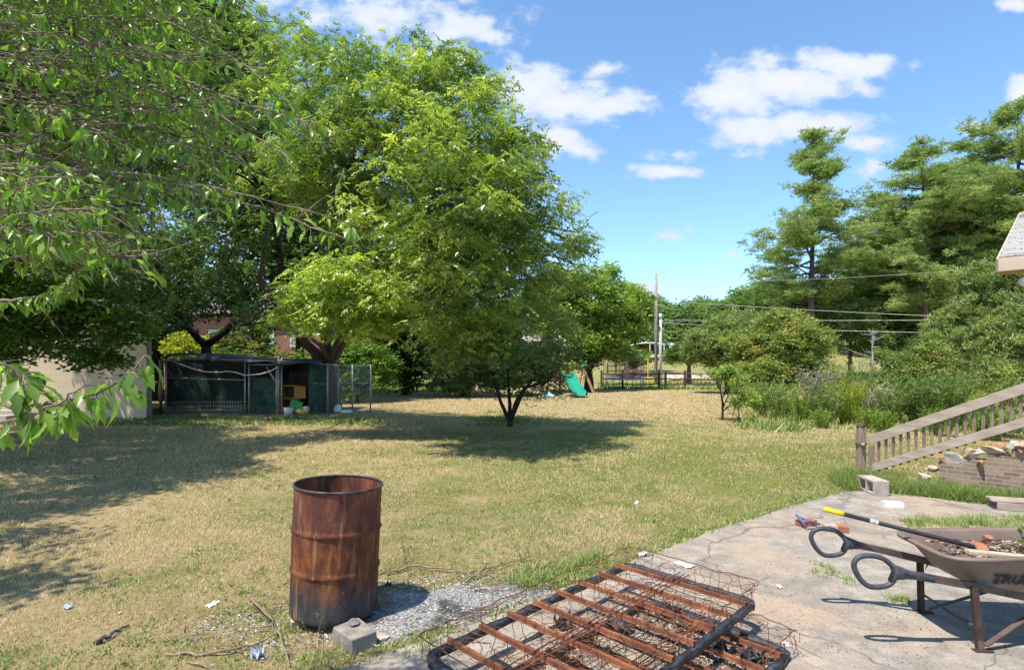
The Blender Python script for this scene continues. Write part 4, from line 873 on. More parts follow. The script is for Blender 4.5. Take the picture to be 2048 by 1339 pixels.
scrap('plastic_scrap', 'long white plastic strip caught under the far end of the bed springs', 1368, 1130, .16, .02, PZ, seed=10)
scrap('plastic_scrap', 'white crumpled plastic at the far corner of the bed springs', 1285, 1112, .08, .05, PZ, seed=12)
scrap('bark_scrap', 'dark curled leaf scrap on the grass behind the ash', 775, 1172, .05, .03, 0, M_char, seed=14, cat='litter')

# ------------------------------------------------------------------ bed frames (box spring bases)
def bedframe(name, label, z0, org, g, ang=0.0, seed=0):
    u = UU*math.cos(ang)+VV*math.sin(ang); v = VV*math.cos(ang)-UU*math.sin(ang); o = np.array([org[0], org[1]])
    root = thing(name, label, 'bed base', (o[0], o[1], z0), 0, 'burnt bed frames stacked on the patio')
    LN, WD, HT = 1.89, .95, .125
    W = lambda a, b_, z: np.array([*(u*a+v*b_), z])
    def rl(pts, closed=False): mb = MB(); n = 8
    cr = .075
    def arc(ca, cb, t0, t1): return [(ca+cr*math.cos(t_), cb+cr*math.sin(t_)) for t_ in np.linspace(t0, t1, 6)]
    PI_ = math.pi
    ends = [arc(cr, cr, 1.5*PI_, PI_)+[(0, cr+(WD-2*cr)*q/20) for q in range(1, 20)]+arc(cr, WD-cr, PI_, PI_/2),
            arc(LN-cr, cr, 1.5*PI_, 2*PI_)+[(LN, cr+(WD-2*cr)*q/20) for q in range(1, 20)]+arc(LN-cr, WD-cr, 0, PI_/2)]
    runs = [('side_rail', [(cr+(LN-2*cr)*q/26, 0) for q in range(27)]), ('side_rail', [(cr+(LN-2*cr)*q/26, WD) for q in range(27)]), ('end_rail', ends[0]), ('end_rail', ends[1])]
    for nm, ab in runs:
        mb = MB(); pts = np.array([W(a_, b_, .0) for a_, b_ in ab]); k = len(pts); tg_ = np.gradient(pts, axis=0); tg_ /= np.linalg.norm(tg_, axis=1, keepdims=True)
        pts[1:-1] += g.normal(0, .002, (k-2, 3)); V = []
        for q, p_ in enumerate(pts):
            dv = np.array([-tg_[q][1], tg_[q][0], 0]); wv_ = .0225*(1+.12*math.sin(q*1.3+seed)); e = .001 if nm == 'side_rail' else 0
            for (sx, sz) in ((-1, -1), (1, -1), (1.05, .55), (.6, 1), (-.6, 1), (-1.05, .55)): V.append(p_+dv*sx*(wv_-e)+np.array([0, 0, sz*(.021-e)])+g.normal(0, .0018, 3))
        Fc = [(q*6+i, q*6+(i+1) % 6, q*6+6+(i+1) % 6, q*6+6+i) for q in range(k-1) for i in range(6)]+[[5, 4, 3, 2, 1, 0], [(k-1)*6+i for i in range(6)]]
        mb.add(V, Fc); build(nm, mb, M_char, root, smooth=True)
    for i in range(8):
        a = .16+i*(LN-.3)/7; mb = MB(); w_ = .0112; k = 14; V = []
        for q in range(k+1):
            s = q/k; c = W(a+g.normal(0, .001), -.004+s*(WD+.008), .034+g.normal(0, .0012)); dv = W(1, 0, 0)
            for (sx, sz) in ((-1.3, -.012), (-.9, -.008), (-.75, .012), (.75, .012), (.9, -.008), (1.3, -.012)): V.append(c+dv*sx*w_+np.array([0, 0, sz]))
        Fc = [(q*6+i_, q*6+i_+1, q*6+7+i_, q*6+6+i_) for q in range(k) for i_ in range(5)]
        mb.add(V, Fc); so = build('slat', mb, M_rustslat, root); sol = so.modifiers.new('t', 'SOLIDIFY'); sol.thickness = .0025
    for b_ in (.43, .465, .50):
        mb = MB(); mb.tube([W(a, b_+g.normal(0, .002), .055+g.normal(0, .0015)) for a in np.linspace(.0, LN, 24)], .0042, 5); build('centre_rod', mb, M_rustslat, root, smooth=True)
    mb = MB(); k = 40; ring = [W(a, -.02+g.normal(0, .004), HT+g.normal(0, .008)) for a in np.linspace(-.02, LN+.03, k)]+[W(LN+.05, b_, HT+g.normal(0, .006)) for b_ in np.linspace(0, WD, 16)]+\
        [W(a, WD+.02+g.normal(0, .004), HT+g.normal(0, .008)) for a in np.linspace(LN+.03, -.02, k)]+[W(-.04, b_, HT+g.normal(0, .006)) for b_ in np.linspace(WD, 0, 16)]
    mb.tube(ring, .0032, 5, closed=True); build('border_wire', mb, M_rustwire, root, smooth=True)
    mb = MB(); ga = 15; gb = 8; hh = lambda a, b_: HT+.012*math.sin(a*7+seed)+.01*math.cos(b_*9+seed)-.004
    na = np.linspace(.02, LN, ga+1); nb = np.linspace(0, WD, gb+1)
    J = {(i, j): W(na[i]+g.normal(0, .009), nb[j]+g.normal(0, .009), hh(na[i], nb[j])+g.normal(0, .007)) for i in range(ga+1) for j in range(gb+1)}
    for i in range(ga+1):
        for j in range(gb+1):
            for (di, dj) in ((1, 0), (0, 1)):
                if (i+di, j+dj) in J and g.random() < .86:
                    p0, p1 = J[(i, j)], J[(i+di, j+dj)]; dd = p1-p0; per = np.array([-dd[1], dd[0], 0])/np.linalg.norm(dd)
                    kx = g.choice([-1, 1])*.022
                    pts = [p0, p0+dd*.3, p0+dd*.38+per*kx, p0+dd*.62+per*kx*g.uniform(.4, 1), p0+dd*.7, p1] if g.random() < .55 else [p0, p0+dd*.5+g.normal(0, .008, 3), p1]
                    mb.tube(pts, .0019, 4, cap=False)
            if g.random() < .8:   # upright link to the slats
                p0 = J[(i, j)]; kk = g.normal(0, .012, 3); kk[2] = 0
                mb.tube([p0, p0+np.array([0, 0, -.035])+kk, p0+np.array([g.normal(0, .012), g.normal(0, .012), -.085]), p0+np.array([g.normal(0, .02), g.normal(0, .02), -.118])], .0019, 4, cap=False)
    for (a, b_) in ((0, 0), (0, WD), (LN, 0), (LN, WD)):
        for q in range(2):
            c = W(a, b_, 0); pts = [c+np.array([g.normal(0, .03), g.normal(0, .03), z]) for z in (0.02, .045, .07, .09, .125)]; mb.tube(curve3(pts[0], pts[2], pts[4], 8, .012, g), .0022, 4, cap=False)
    for q in range(60):
        a, b_ = g.uniform(0, LN), g.uniform(0, WD); p0 = W(a, b_, HT*g.uniform(.5, 1)); e = p0+W(g.normal(0, .13), g.normal(0, .13), g.normal(0, .03)); mb.tube(curve3(p0, (p0+e)/2+g.normal(0, .02, 3), e, 5), .0018, 4, cap=False)
    build('wire_grid', mb, M_rustwire, root)
    return root
g = np.random.default_rng(8)
low_o = np.array([-.445, 2.91])-.156*UU+.23*VV
bedframe('box_spring_frame', 'lower rusty bed spring frame half hidden beneath the other, jutting out at the right corner', PZ+.022, low_o, g, .02, 2)
bedframe('box_spring_frame', 'upper rusty bed spring frame with black charred rails lying on top of the other', PZ+.175, np.array([-.445, 2.91]), g, 0, 0)
for i, (px, py, s) in enumerate([(1240, 1260, .16), (1130, 1255, .14), (1420, 1300, .17), (1340, 1235, .14), (1500, 1318, .15), (1200, 1310, .15)]):
    scrap('charred_scrap', ['charred black scrap under the middle of the bed springs', 'charred scrap near the left rail under the bed springs', 'black burnt lump under the right rail of the bed springs', 'charred flake under the far slats of the bed springs',
          'black rubber scrap at the lower corner of the bed springs', 'curled charred sheet near the front of the bed springs'][i], px, py, s, .10, PZ, M_char, 'charred scrap', 40+i)

# ------------------------------------------------------------------ wheelbarrow
def wheelbarrow(name, label, loc, rz, traycol, textured=True, scale=1.0, grips=M_grip, g=np.random.default_rng(4)):
    root = thing(name, label, 'wheelbarrow', loc, rz); root.scale = (scale,)*3
    def rim_outline(k=48):
        pts = []
        for i in range(k):
            a = 2*math.pi*i/k; cx_, cy_ = math.cos(a), math.sin(a); e = .36
            x = math.copysign(abs(cx_)**e, cx_); y = math.copysign(abs(cy_)**e, cy_)
            pts.append((.33+.50*x, (.285-.02*x)*y))
        return np.array(pts)
    ro = rim_outline(); k = len(ro); cen = np.array([.33, 0])
    bot = np.array([.32, 0])+(ro-np.array([.33, 0]))*np.array([.68, .70])
    def zr(x): return .55+.05*(x+.1)
    def zb(x): return .37-.10*np.clip((x-.02)/.6, 0, 1)
    lev = []
    for s in (0, .12, .35, .6, .82, .94, 1.0):
        q = ro*(1-s)+bot*s; z = zr(ro[:, 0])*(1-s**1.15)+zb(bot[:, 0])*s**1.15; lev.append(np.column_stack([q, z]))
    lev.append(np.column_stack([cen+(bot-cen)*.5, zb(bot[:, 0])-.004])); lev.append(np.column_stack([cen+(bot-cen)*.02, zb(bot[:, 0]*0+.3)-.004]))
    V = np.concatenate(lev); m = len(lev); Fc = [(i*k+q, (i+1)*k+q, (i+1)*k+(q+1) % k, i*k+(q+1) % k) for i in range(m-1) for q in range(k)]
    tb = MB().add(V, Fc); lip = np.column_stack([np.array([.33, 0])+(ro-np.array([.33, 0]))*np.array([1.035, 1.06]), zr(ro[:, 0])-.004]); 
    tb.add(np.concatenate([lev[0], lip, lip-np.array([0, 0, .016])]), [(i*k+(q+1) % k, (i+1)*k+(q+1) % k, (i+1)*k+q, i*k+q) for i in range(2) for q in range(k)])
    to = build('tray', tb, traycol, root, smooth=True); so = to.modifiers.new('t', 'SOLIDIFY'); so.thickness = .004
    if textured:
        cu = bpy.data.curves.new('lettering', 'FONT'); cu.body = 'TRUPER'; cu.size = .088; cu.extrude = .0012; cu.offset = .0022; cu.shear = .12; cu.space_character = 1.02
        tmp = bpy.data.objects.new('tmp', cu); COL.objects.link(tmp); dg = bpy.context.evaluated_depsgraph_get(); me = bpy.data.meshes.new_from_object(tmp.evaluated_get(dg)); bpy.data.objects.remove(tmp)
        lo = link('lettering', me, M_black, root)
        # near side wall plane of the tray
        A = np.array([.3, -.285, .565]); Bv = np.array([.3, -.2, .315]); nrm = Vector((0, A[2]-Bv[2], -(Bv[1]-A[1]))).normalized(); nrm = Vector((0, -(A[2]-Bv[2]), -(Bv[1]-A[1]))).normalized()
        xa = Vector((1, 0, -.02)).normalized(); ya = nrm.cross(xa); M_ = Matrix((xa, ya, nrm)).transposed().to_4x4()
        M_.translation = Vector((.085, -.2265, .392))+nrm*.007; lo.matrix_local = M_
    for s in (-1, 1):
        sh = MB(); pts = [(-.47, s*.275, .455), (-.3, s*.26, .425), (0, s*.22, .365), (.35, s*.15, .28), (.74, s*.07, .2)]
        for a, b_ in zip(pts[:-1], pts[1:]): sh.bar(a, b_, .026, .042)
        build('handle_shaft', sh, NM('shaft_brown', [(.3, (.05, .032, .026)), (.7, (.13, .09, .075))], 6, rough=.6), root)
        hp = [(-.46, .465), (-.50, .495), (-.55, .535), (-.62, .55), (-.685, .54), (-.715, .50), (-.70, .445), (-.665, .395), (-.62, .368), (-.55, .37), (-.505, .39), (-.48, .43)]
        cl = np.array([(x, s*.278, z) for x, z in hp]); q = []
        for i in range(len(cl)):
            p0, p1, p2, p3 = cl[i-1], cl[i], cl[(i+1) % len(cl)], cl[(i+2) % len(cl)]
            for tt_ in (0, .25, .5, .75): q.append(.5*((2*p1)+(-p0+p2)*tt_+(2*p0-5*p1+4*p2-p3)*tt_**2+(-p0+3*p1-3*p2+p3)*tt_**3))
        gr = MB().tube(q, .0155, 10, closed=True)
        web = [(-.515, .515), (-.495, .46), (-.515, .40), (-.47, .415), (-.40, .42), (-.26, .398), (-.26, .432), (-.40, .468), (-.46, .492)]
        for (ya, sc_) in ((.0, 1),):
            lay = []
            cxw, czw = -.40, .444
            for yy_, k_ in ((-.019, .80), (-.015, .94), (-.006, 1.0), (.006, 1.0), (.015, .94), (.019, .80)):
                lay.append([(cxw+(a_-cxw)*(1 if abs(yy_) < .01 else .97), s*(.276-.02*max(0, a_+.45))+yy_, czw+(b_-czw)*k_-(1-k_)*0) for a_, b_ in web])
            nw = len(web); Vw_ = [q_ for l_ in lay for q_ in l_]
            gr.add(Vw_, [(i_*nw+j_, i_*nw+(j_+1) % nw, (i_+1)*nw+(j_+1) % nw, (i_+1)*nw+j_) for i_ in range(5) for j_ in range(nw)]+[list(range(nw-1, -1, -1)), [5*nw+j_ for j_ in range(nw)]])
        go = build('handle_grip', gr, grips, root, smooth=True)
        sl = MB()
        for dx in (0, .032): sl.box((-.425+dx, s*.276-.0195, .452-dx*.25), (.026, .004, .009))
        build('grip_slot', sl, M_black, go)
        lg = MB(); lg.bar((-.02, s*.235, .37), (.0, s*.255, .0), .05, .006, up=(1, 0, 0)); lg.bar((-.02, s*.235+s*.02, .37), (.0, s*.255+s*.02, .0), .006, .035, up=(1, 0, 0)); lg.box((.02, s*.26, .004), (.10, .04, .008))
        build('leg', lg, M_rustslat if not textured else NM('leg_brown', [(.3, (.03, .018, .015)), (.6, (.07, .042, .033)), (.8, (.24, .18, .14))], 12, rough=.8), root)
        bc = MB(); bc.bar((.04, s*.25, .03), (.48, s*.14, .25), .03, .008); build('leg_brace', bc, NM('shaft_brown', []), root)
    cb = MB(); cb.tube([(.0, -.25, .13), (.03, 0, .10), (.0, .25, .13)], .008, 6); build('cross_brace', cb, NM('shaft_brown', []), root)
    wh = MB(); wc = np.array([.78, 0, .19]); aa_ = np.linspace(0, 2*math.pi, 36, endpoint=False)
    wh.tube([wc+np.array([.145*math.cos(q), 0, .145*math.sin(q)]) for q in aa_], .045, 12, closed=True); wo_ = thing('wheel', None, None, (0, 0, 0)); wo_.parent = root; 
    build('tyre', wh, M_black, wo_, smooth=True); rm = MB(); rm.tube([wc+np.array([0, -.03, 0]), wc+np.array([0, .03, 0])], .1, 20); rm.tube([wc+np.array([0, -.09, 0]), wc+np.array([0, .09, 0])], .012, 8); build('wheel_rim', rm, NM('shaft_brown', []), wo_)
    return root
m_tray, t, b = newmat('tray_brown'); n1 = noise(t, 3, 5); n2 = noise(t, 30, 4)
c = ramp(t, [(.3, (.14, .095, .075)), (.6, (.205, .145, .115)), (.8, (.28, .21, .17))], n1); c = mixc(t, mr(t, n2, .6, .72, 0, .35), c, (.36, .28, .22))
t.links.new(c, b.inputs['Base Color']); b.inputs['Roughness'].default_value = .5; bump(t, b, n2, .06, .002)
wheelbarrow('wheelbarrow', 'brown plastic wheelbarrow full of rubble with looped dark grey handles on the patio', (2.75, 3.585, PZ), -.07, m_tray)
m_bl, t, b = newmat('tray_blue'); b.inputs['Base Color'].default_value = (.10, .13, .25, 1); b.inputs['Roughness'].default_value = .5
wheelbarrow('wheelbarrow', 'old blue grey wheelbarrow parked in the shade behind the far end of the kennel', tuple(G(735, 788)+np.array([0, 0, 0])), 2.9, m_bl, False, 1.25)
# its load
WB = lambda x, y, z: np.array([2.75+x*math.cos(-.07)-y*math.sin(-.07), 3.585+x*math.sin(-.07)+y*math.cos(-.07), z+PZ])
n = 900; x = rng.uniform(.0, .72, n); y = rng.uniform(-.2, .2, n); q = WB(0, 0, 0)
pts = np.array([WB(a, b_, 0) for a, b_ in zip(x, y)]); zz_ = .485+PZ+.03*fb(pts[:, 0]*9, pts[:, 1]*9, 3)+.015*np.cos(y*6)
V, tt = flakes(pts[:, 0], pts[:, 1], zz_, rng.uniform(.006, .022, n), rng.random(n)**.8)
gx, gy = np.meshgrid(np.linspace(-.0, .76, 24), np.linspace(-.235, .235, 16)); gp = np.array([WB(a, b_, 0) for a, b_ in zip(gx.ravel(), gy.ravel())])
ld = MB().grid(gp[:, 0].reshape(gx.shape), gp[:, 1].reshape(gx.shape), (.478+PZ+.03*fb(gp[:, 0]*9, gp[:, 1]*9, 3)).reshape(gx.shape)-.10*((np.abs(gy)/.235)**8+(np.abs((gx-.38)/.38))**8))
rl_ = tag(build('rubble', ld, NM('rubble_soil', [(.3, (.06, .05, .045)), (.6, (.22, .18, .15)), (.8, (.42, .38, .34))], 22, bs=.9, bd=.02), smooth=True), 'dark rubble and soil heaped inside the brown wheelbarrow', 'rubble', kind='stuff')
tag(npmesh('rubble_chips', V, 4, M_debris, tint=tt), 'mixed chips and dead leaves on the load of the brown wheelbarrow', 'rubble', kind='stuff')
solo('wooden_board', MB().bar((-.15, .0, 0), (.36, -.06, -.035), .055, .022), NM('board_wood', [(.3, (.36, .27, .18)), (.7, (.56, .45, .33))], 8, (1, 6, 6)), 'short pale board lying on the near rim of the brown wheelbarrow', 'board', tuple(WB(.10, -.22, .572)), bevel=.003)
solo('brick_fragment', MB().rock((0, 0, 0), (.12, .09, .06), 21), M_redbrick, 'broken orange brick piece in the wheelbarrow next to the pale board', 'brick', tuple(WB(.16, -.03, .54)))
solo('brick_fragment', MB().rock((0, 0, 0), (.07, .06, .05), 23), M_redbrick, 'small red brick lump at the far side of the wheelbarrow load', 'brick', tuple(WB(.35, .16, .54)))
p_ = lambda t_: np.array([2.65+.45*t_, 3.65-.2*t_, .615-.09*t_])
tl = thing('garden_tool', 'long black pole with yellow end grip resting across the brown wheelbarrow', 'garden tool', tuple(p_(-1.16)))
build('shaft', MB().tube([p_(-.93), p_(0), p_(1.3)], .0145, 12), M_black, tl, smooth=True, world=True)
build('end_grip', MB().tube([p_(-1.17), p_(-1.165), p_(-1.13), p_(-1.0), p_(-.92)], [.006, .016, .0185, .017, .016], 14), NM('yellow_plastic', [(.3, (.72, .40, .01)), (.7, (.85, .52, .02))], 5, rough=.4, bs=0), tl, smooth=True, world=True)
build('sticker', MB().tube([p_(-.62), p_(-.52)], .0151, 12, cap=False), NM('sticker_grey', [(.35, (.16, .17, .2)), (.6, (.6, .6, .62))], 60, bs=0), tl, smooth=True, world=True)
def leafy_plant(name, label, loc, h, kind, g):
    root = thing(name, label, 'plant', tuple(loc)); mb = MB(); mb.tube(curve3(np.zeros(3), np.array([.005, 0, h/2]), np.array([.0, .01, h]), 8), np.linspace(.004, .002, 8), 5); build('stem', mb, NM('green_stem', [(.3, (.16, .14, .06)), (.7, (.22, .2, .08))], 5, bs=0), root, smooth=True)
    V = []; ts = []
    m = 60 if kind else 16
    for i in range(m):
        s = (i/m)**.8 if kind else (1 if i < 8 else g.uniform(.3, .8)); z = h*(.12+.88*s); a = i*2.4; l = (.045*(1.15-s*.6) if kind else g.uniform(.05, .075))
        V += leaf(np.array([0, 0, z]), np.array([math.cos(a), math.sin(a), .9 if kind else g.uniform(.1, .9)]), np.array([0, 0, 1.])+g.normal(0, .2, 3), l, .008 if kind else .026); ts.append(g.uniform(.1, .6))
    npmesh('leaves', np.array(V), 4, M_weed, root, tint=ts, world=False)
leafy_plant('seedling', 'broad leaved green seedling growing in the wheelbarrow load', WB(.42, -.02, .50), .15, 0, rng)
leafy_plant('seedling', 'upright narrow leaved green plant growing in the wheelbarrow load', WB(.62, .03, .50), .24, 1, rng)

# bricks and loppers on the patio
def brick(label, px, py, rz, mat, name='brick', z=PZ, size=(.2, .095, .06)):
    b0 = G(px, py, z); return solo(name, MB().box((0, 0, size[2]/2), size, Matrix.Rotation(rz, 3, 'Z'), .002), mat, label, 'brick', tuple(b0), 'bricks on the patio', bevel=.004)
brick('dark red brick under the blue handled loppers', 1612, 1050, .3, M_redbrick)
brick('mortar covered brick in the middle of the row of three', 1660, 1061, -.15, M_block, size=(.12, .09, .065))
brick('light red half brick at the right end of the row of three', 1684, 1063, -.15, M_redbrick, size=(.09, .09, .065))
lp = thing('loppers', 'blue handled cutting tool lying across the dark red brick', 'loppers', tuple(G(1620, 1050, PZ)))
a0, a1, a2 = G(1592, 1028, .15), G(1612, 1054, .05), G(1625, 1052, .04)
m_bh = NM('blue_handle', [(.3, (.05, .08, .22)), (.7, (.12, .16, .34))], 8, rough=.4, bs=0)
build('handle', MB().tube([a0, (a0+a1)/2+np.array([.0, 0, .01]), a1], .012, 8), m_bh, lp, smooth=True, world=True)
build('handle', MB().tube([a0+np.array([.03, .04, -.03]), a2+np.array([.08, 0, .02])], .011, 8), m_bh, lp, smooth=True, world=True)
build('blade', MB().bar(a1, G(1650, 1057, .03), .03, .006), M_galv, lp, world=True)

# hollow cinder block, white tray, grey timber trough
cb = MB(); L3, W3, H3 = .40, .19, .19; th = .03
for y in (-W3/2+th/2, W3/2-th/2): pass
cb.box((0, 0, th/2), (L3, W3, th)); cb.box((0, 0, H3-th/2), (L3, W3, th))
for x in (-L3/2+th/2, 0, L3/2-th/2): cb.box((x, 0, H3/2), (th, W3-.004, H3-2*th))
for i in range(len(cb.v)): 
    a = -1.66; v_c = cb.v[i]; cb.v[i] = np.column_stack([v_c[:, 0]*math.cos(a)-v_c[:, 1]*math.sin(a), v_c[:, 0]*math.sin(a)+v_c[:, 1]*math.cos(a), v_c[:, 2]])
solo('cinder_block', cb, M_block, 'hollow cinder block on its side in front of the railing post', 'cinder block', tuple(G(1746, 984, PZ)), bevel=.004)
tr = MB(); a_ = -.25
for (c_, s_) in [((0, 0, .004), (.2, .12, .008)), ((0, .057, .03), (.2, .006, .05)), ((0, -.057, .03), (.2, .006, .05)), ((-.097, 0, .03), (.006, .108, .05)), ((.097, 0, .03), (.006, .108, .05))]: tr.box(c_, s_)
tr_o = solo('white_tray', tr, M_white, 'small white rectangular tray lying on the patio near the cinder block', 'tray', tuple(G(1785, 1012, PZ))); tr_o.rotation_euler[2] = a_
tw = thing('timber_trough', 'weathered grey wooden pallet piece at the patio edge by the brick wall', 'timber', tuple(G(2040, 1018, PZ)), -.35)
for i, (y, z, nm) in enumerate([(-.12, .045, 'board'), (.12, .045, 'board')]): build(nm, MB().box((.1, y, z), (.72, .025, .085), None, .002), M_wood, tw)
for i in range(3): build('board', MB().box((.1, -.085+.085*i, .104), (.78, .07, .02), None, .003), M_wood, tw)

# ------------------------------------------------------------------ stair railing, brick wall, stones
RA = np.array([5.2, 8.48]); RD = np.array([1.06, -1.28]); RLn = math.hypot(*RD); RU = RD/RLn; RN = np.array([-RU[1], RU[0]])
def RP(s, z, off=0): p_ = RA+RU*s+RN*off; return np.array([p_[0], p_[1], z])
def ztop(s): return .545+.475*s
rl = thing('stair_railing', 'weathered wooden stair railing with square balusters climbing to the house', 'railing', (RA[0], RA[1], 0))
build('newel_post', MB().bar(RP(0, -.05), RP(0, .78), .10, .10, up=(1, 0, 0)), M_woodz, rl, world=True, bevel=.006)
build('post_cap', MB().lathe([(0, .845), (.03, .842), (.05, .825), (.058, .80), (.058, .78), (0, .78)], (*RA, 0), 20), M_rail, rl, world=True, smooth=True)
build('inner_post', MB().bar(RP(.14, -.02), RP(.14, .52), .06, .06, up=(1, 0, 0)), M_woodz, rl, world=True)
build('top_rail', MB().bar(RP(.12, ztop(.12)), RP(3.2, ztop(3.2)), .045, .125), M_wood, rl, world=True, bevel=.004)
build('bottom_rail', MB().bar(RP(.12, ztop(.12)-.42), RP(3.2, ztop(3.2)-.42), .042, .105), M_wood, rl, world=True, bevel=.004)
build('post_strap', MB().tube([RP(0, .53)+.07*np.array([math.cos(q), math.sin(q), 0]) for q in np.linspace(0, 6.28, 16)], .010, 6), M_black, rl, world=True)
build('strap_knob', MB().rock(tuple(RP(.06, .53, -.09)), (.07, .07, .06), 2), NM('knob_grey', [(.3, (.2, .2, .22)), (.7, (.5, .5, .52))], 9), rl, world=True, smooth=True)
for i in range(31):
    s = .225+.092*i; build('baluster', MB().bar(RP(s, ztop(s)-.50, .035), RP(s, ztop(s)-.03, .035), .028, .028, up=(1, 0, 0)), M_woodz, rl, world=True)
m_brick, t, b = newmat('brown_brick'); tcn = t.nodes.new('ShaderNodeTexCoord'); sp = t.nodes.new('ShaderNodeSeparateXYZ'); t.links.new(tcn.outputs['Object'], sp.inputs[0])
cm_ = t.nodes.new('ShaderNodeCombineXYZ'); t.links.new(add_(t, sp.outputs[0], sp.outputs[1]), cm_.inputs[0]); t.links.new(sp.outputs[2], cm_.inputs[1])
def brickset(t, b, c1, c2, mo, w_=.165, h_=.052, ms_=.006):
    bt = t.nodes.new('ShaderNodeTexBrick'); t.links.new(cm_.outputs[0], bt.inputs['Vector']); bt.inputs['Scale'].default_value = 1; bt.inputs['Brick Width'].default_value = w_; bt.inputs['Row Height'].default_value = h_
    bt.inputs['Mortar Size'].default_value = ms_; bt.inputs['Mortar Smooth'].default_value = .3; bt.inputs['Color1'].default_value = (*c1, 1); bt.inputs['Color2'].default_value = (*c2, 1); bt.inputs['Mortar'].default_value = (*mo, 1)
    n = noise(t, 25, 5); c = mixc(t, mr(t, n, .3, .7, .0, .5), bt.outputs['Color'], mixc(t, 1.0, bt.outputs['Color'], (.55, .5, .5), 'MULTIPLY'))
    t.links.new(c, b.inputs['Base Color']); b.inputs['Roughness'].default_value = .95; bump(t, b, bt.outputs['Fac'], -.6, .01)
brickset(t, b, (.19, .12, .085), (.35, .245, .175), (.34, .29, .24))
wl = MB(); Rw = Matrix.Rotation(math.atan2(RU[1], RU[0]), 3, 'Z')
poly = [(.97, 0), (.97, .40), (1.22, .405), (1.22, .475), (1.48, .478), (1.48, .56), (1.72, .562), (1.72, .65), (3.4, .655), (3.4, 0)]
# walls built in the frame of the stair line: local x along the wall
n_ = len(poly); Vw = [(x, y, z) for y in (-.07, .13) for x, z in poly]
wl.add(Vw, [list(range(n_)), list(range(2*n_-1, n_-1, -1))]+[(i, n_+i, n_+(i+1) % n_, (i+1) % n_) for i in range(n_)])
bw = tag(build('brick_wall', wl, m_brick), 'stepped brown brick wall below the stair railing with stones on top', 'wall'); bw.location = (RA[0], RA[1], 0); bw.rotation_euler[2] = math.atan2(RU[1], RU[0])
M_stone2 = NM('stone_pale', [(.3, (.28, .25, .21)), (.7, (.52, .47, .41))], 7, rough=.9, bs=.6, bd=.02); M_stone3 = NM('stone_rust', [(.3, (.20, .10, .06)), (.55, (.44, .24, .13)), (.75, (.60, .45, .33))], 6, rough=.9, bs=.6, bd=.02)
st_ = [(.40,.06,.02,.22,.14,.05,'flat stone half buried in grass at the foot of the railing'),(.62,.08,.03,.26,.16,.06,'flat grey stone lying under the lower balusters'),(.78,.16,.02,.20,.14,.07,'second flat stone below the bottom rail'),
 (.88,.27,0,.14,.12,.07,'grey slab stone standing on edge left of the brick wall'),(1.00,.43,-.02,.15,.14,.08,'leftmost stone on the brick wall'),(1.13,.445,-.03,.20,.16,.10,'orange stone on the first step of the brick wall'),
 (1.30,.51,-.02,.20,.17,.12,'large pinkish stone on the brick wall'),(1.42,.40,-.09,.22,.07,.09,'flat greenish stone set in the face of the brick wall'),(1.42,.56,-.03,.17,.14,.06,'thin layered tan stone on the second step'),(1.55,.605,-.03,.24,.15,.08,'long tan stone on the second step of the wall'),
 (1.60,.665,-.02,.14,.12,.07,'rounded white stone near the bottom rail'),(1.74,.69,-.03,.17,.14,.09,'cream stone on the upper step'),(1.86,.70,-.06,.17,.15,.10,'grey angular stone overhanging the upper brick face'),(1.80,.63,-.08,.12,.09,.08,'small red brown stone under the angular stone'),
 (2.02,.71,-.03,.24,.17,.09,'long orange stone near the shadow line'),(2.18,.72,-.04,.22,.16,.08,'red brown stone at the top of the wall by the shadow'),(2.34,.735,-.03,.20,.15,.09,'dark stone at the right edge of the wall')]
for i, (s, z, off, sx, sy, sz, lb) in enumerate(st_):
    c_ = RP(s, max(z, .02), off); solo('wall_stone', MB().rock((0, 0, .02), (sx*1.75, sy*1.5, sz*1.9), 60+i, 2, 16, .28), (M_stone, M_stone2, M_stone3)[i*5 % 3], lb, 'stone', tuple(c_), 'stones along the stair wall')

# ------------------------------------------------------------------ house corner at right
hs = thing('house', 'house corner with grey shingle roof and tan eave at the right edge', 'house', (5.9, 6.9, 0))
u3 = np.array([.695, .719, 0]); v3 = np.array([.695, -.719, 0]); c0 = np.array([5.90, 6.9, 2.97])
sl = .30; ru = np.array([u3[0], u3[1], sl]); ru_l = 5.2
m_sh, t, b = newmat('shingles'); tcn = t.nodes.new('ShaderNodeTexCoord'); 
bt = t.nodes.new('ShaderNodeTexBrick'); mp_ = t.nodes.new('ShaderNodeMapping'); t.links.new(tcn.outputs['UV'], mp_.inputs[0]); t.links.new(mp_.outputs[0], bt.inputs['Vector'])
bt.inputs['Scale'].default_value = 1; bt.inputs['Brick Width'].default_value = .30; bt.inputs['Row Height'].default_value = .14; bt.inputs['Mortar Size'].default_value = .008
bt.inputs['Color1'].default_value = (.30, .27, .25, 1); bt.inputs['Color2'].default_value = (.45, .42, .40, 1); bt.inputs['Mortar'].default_value = (.10, .09, .085, 1); bt.inputs['Bias'].default_value = .2
n1 = noise(t, 60, 3); t.links.new(mixc(t, mr(t, n1, .4, .6, 0, .35), bt.outputs['Color'], (.55, .52, .5)), b.inputs['Base Color']); b.inputs['Roughness'].default_value = .95; bump(t, b, bt.outputs['Fac'], -.5, .01)
Lv = 7.0; rows = 36
mb = MB(); uvs = []
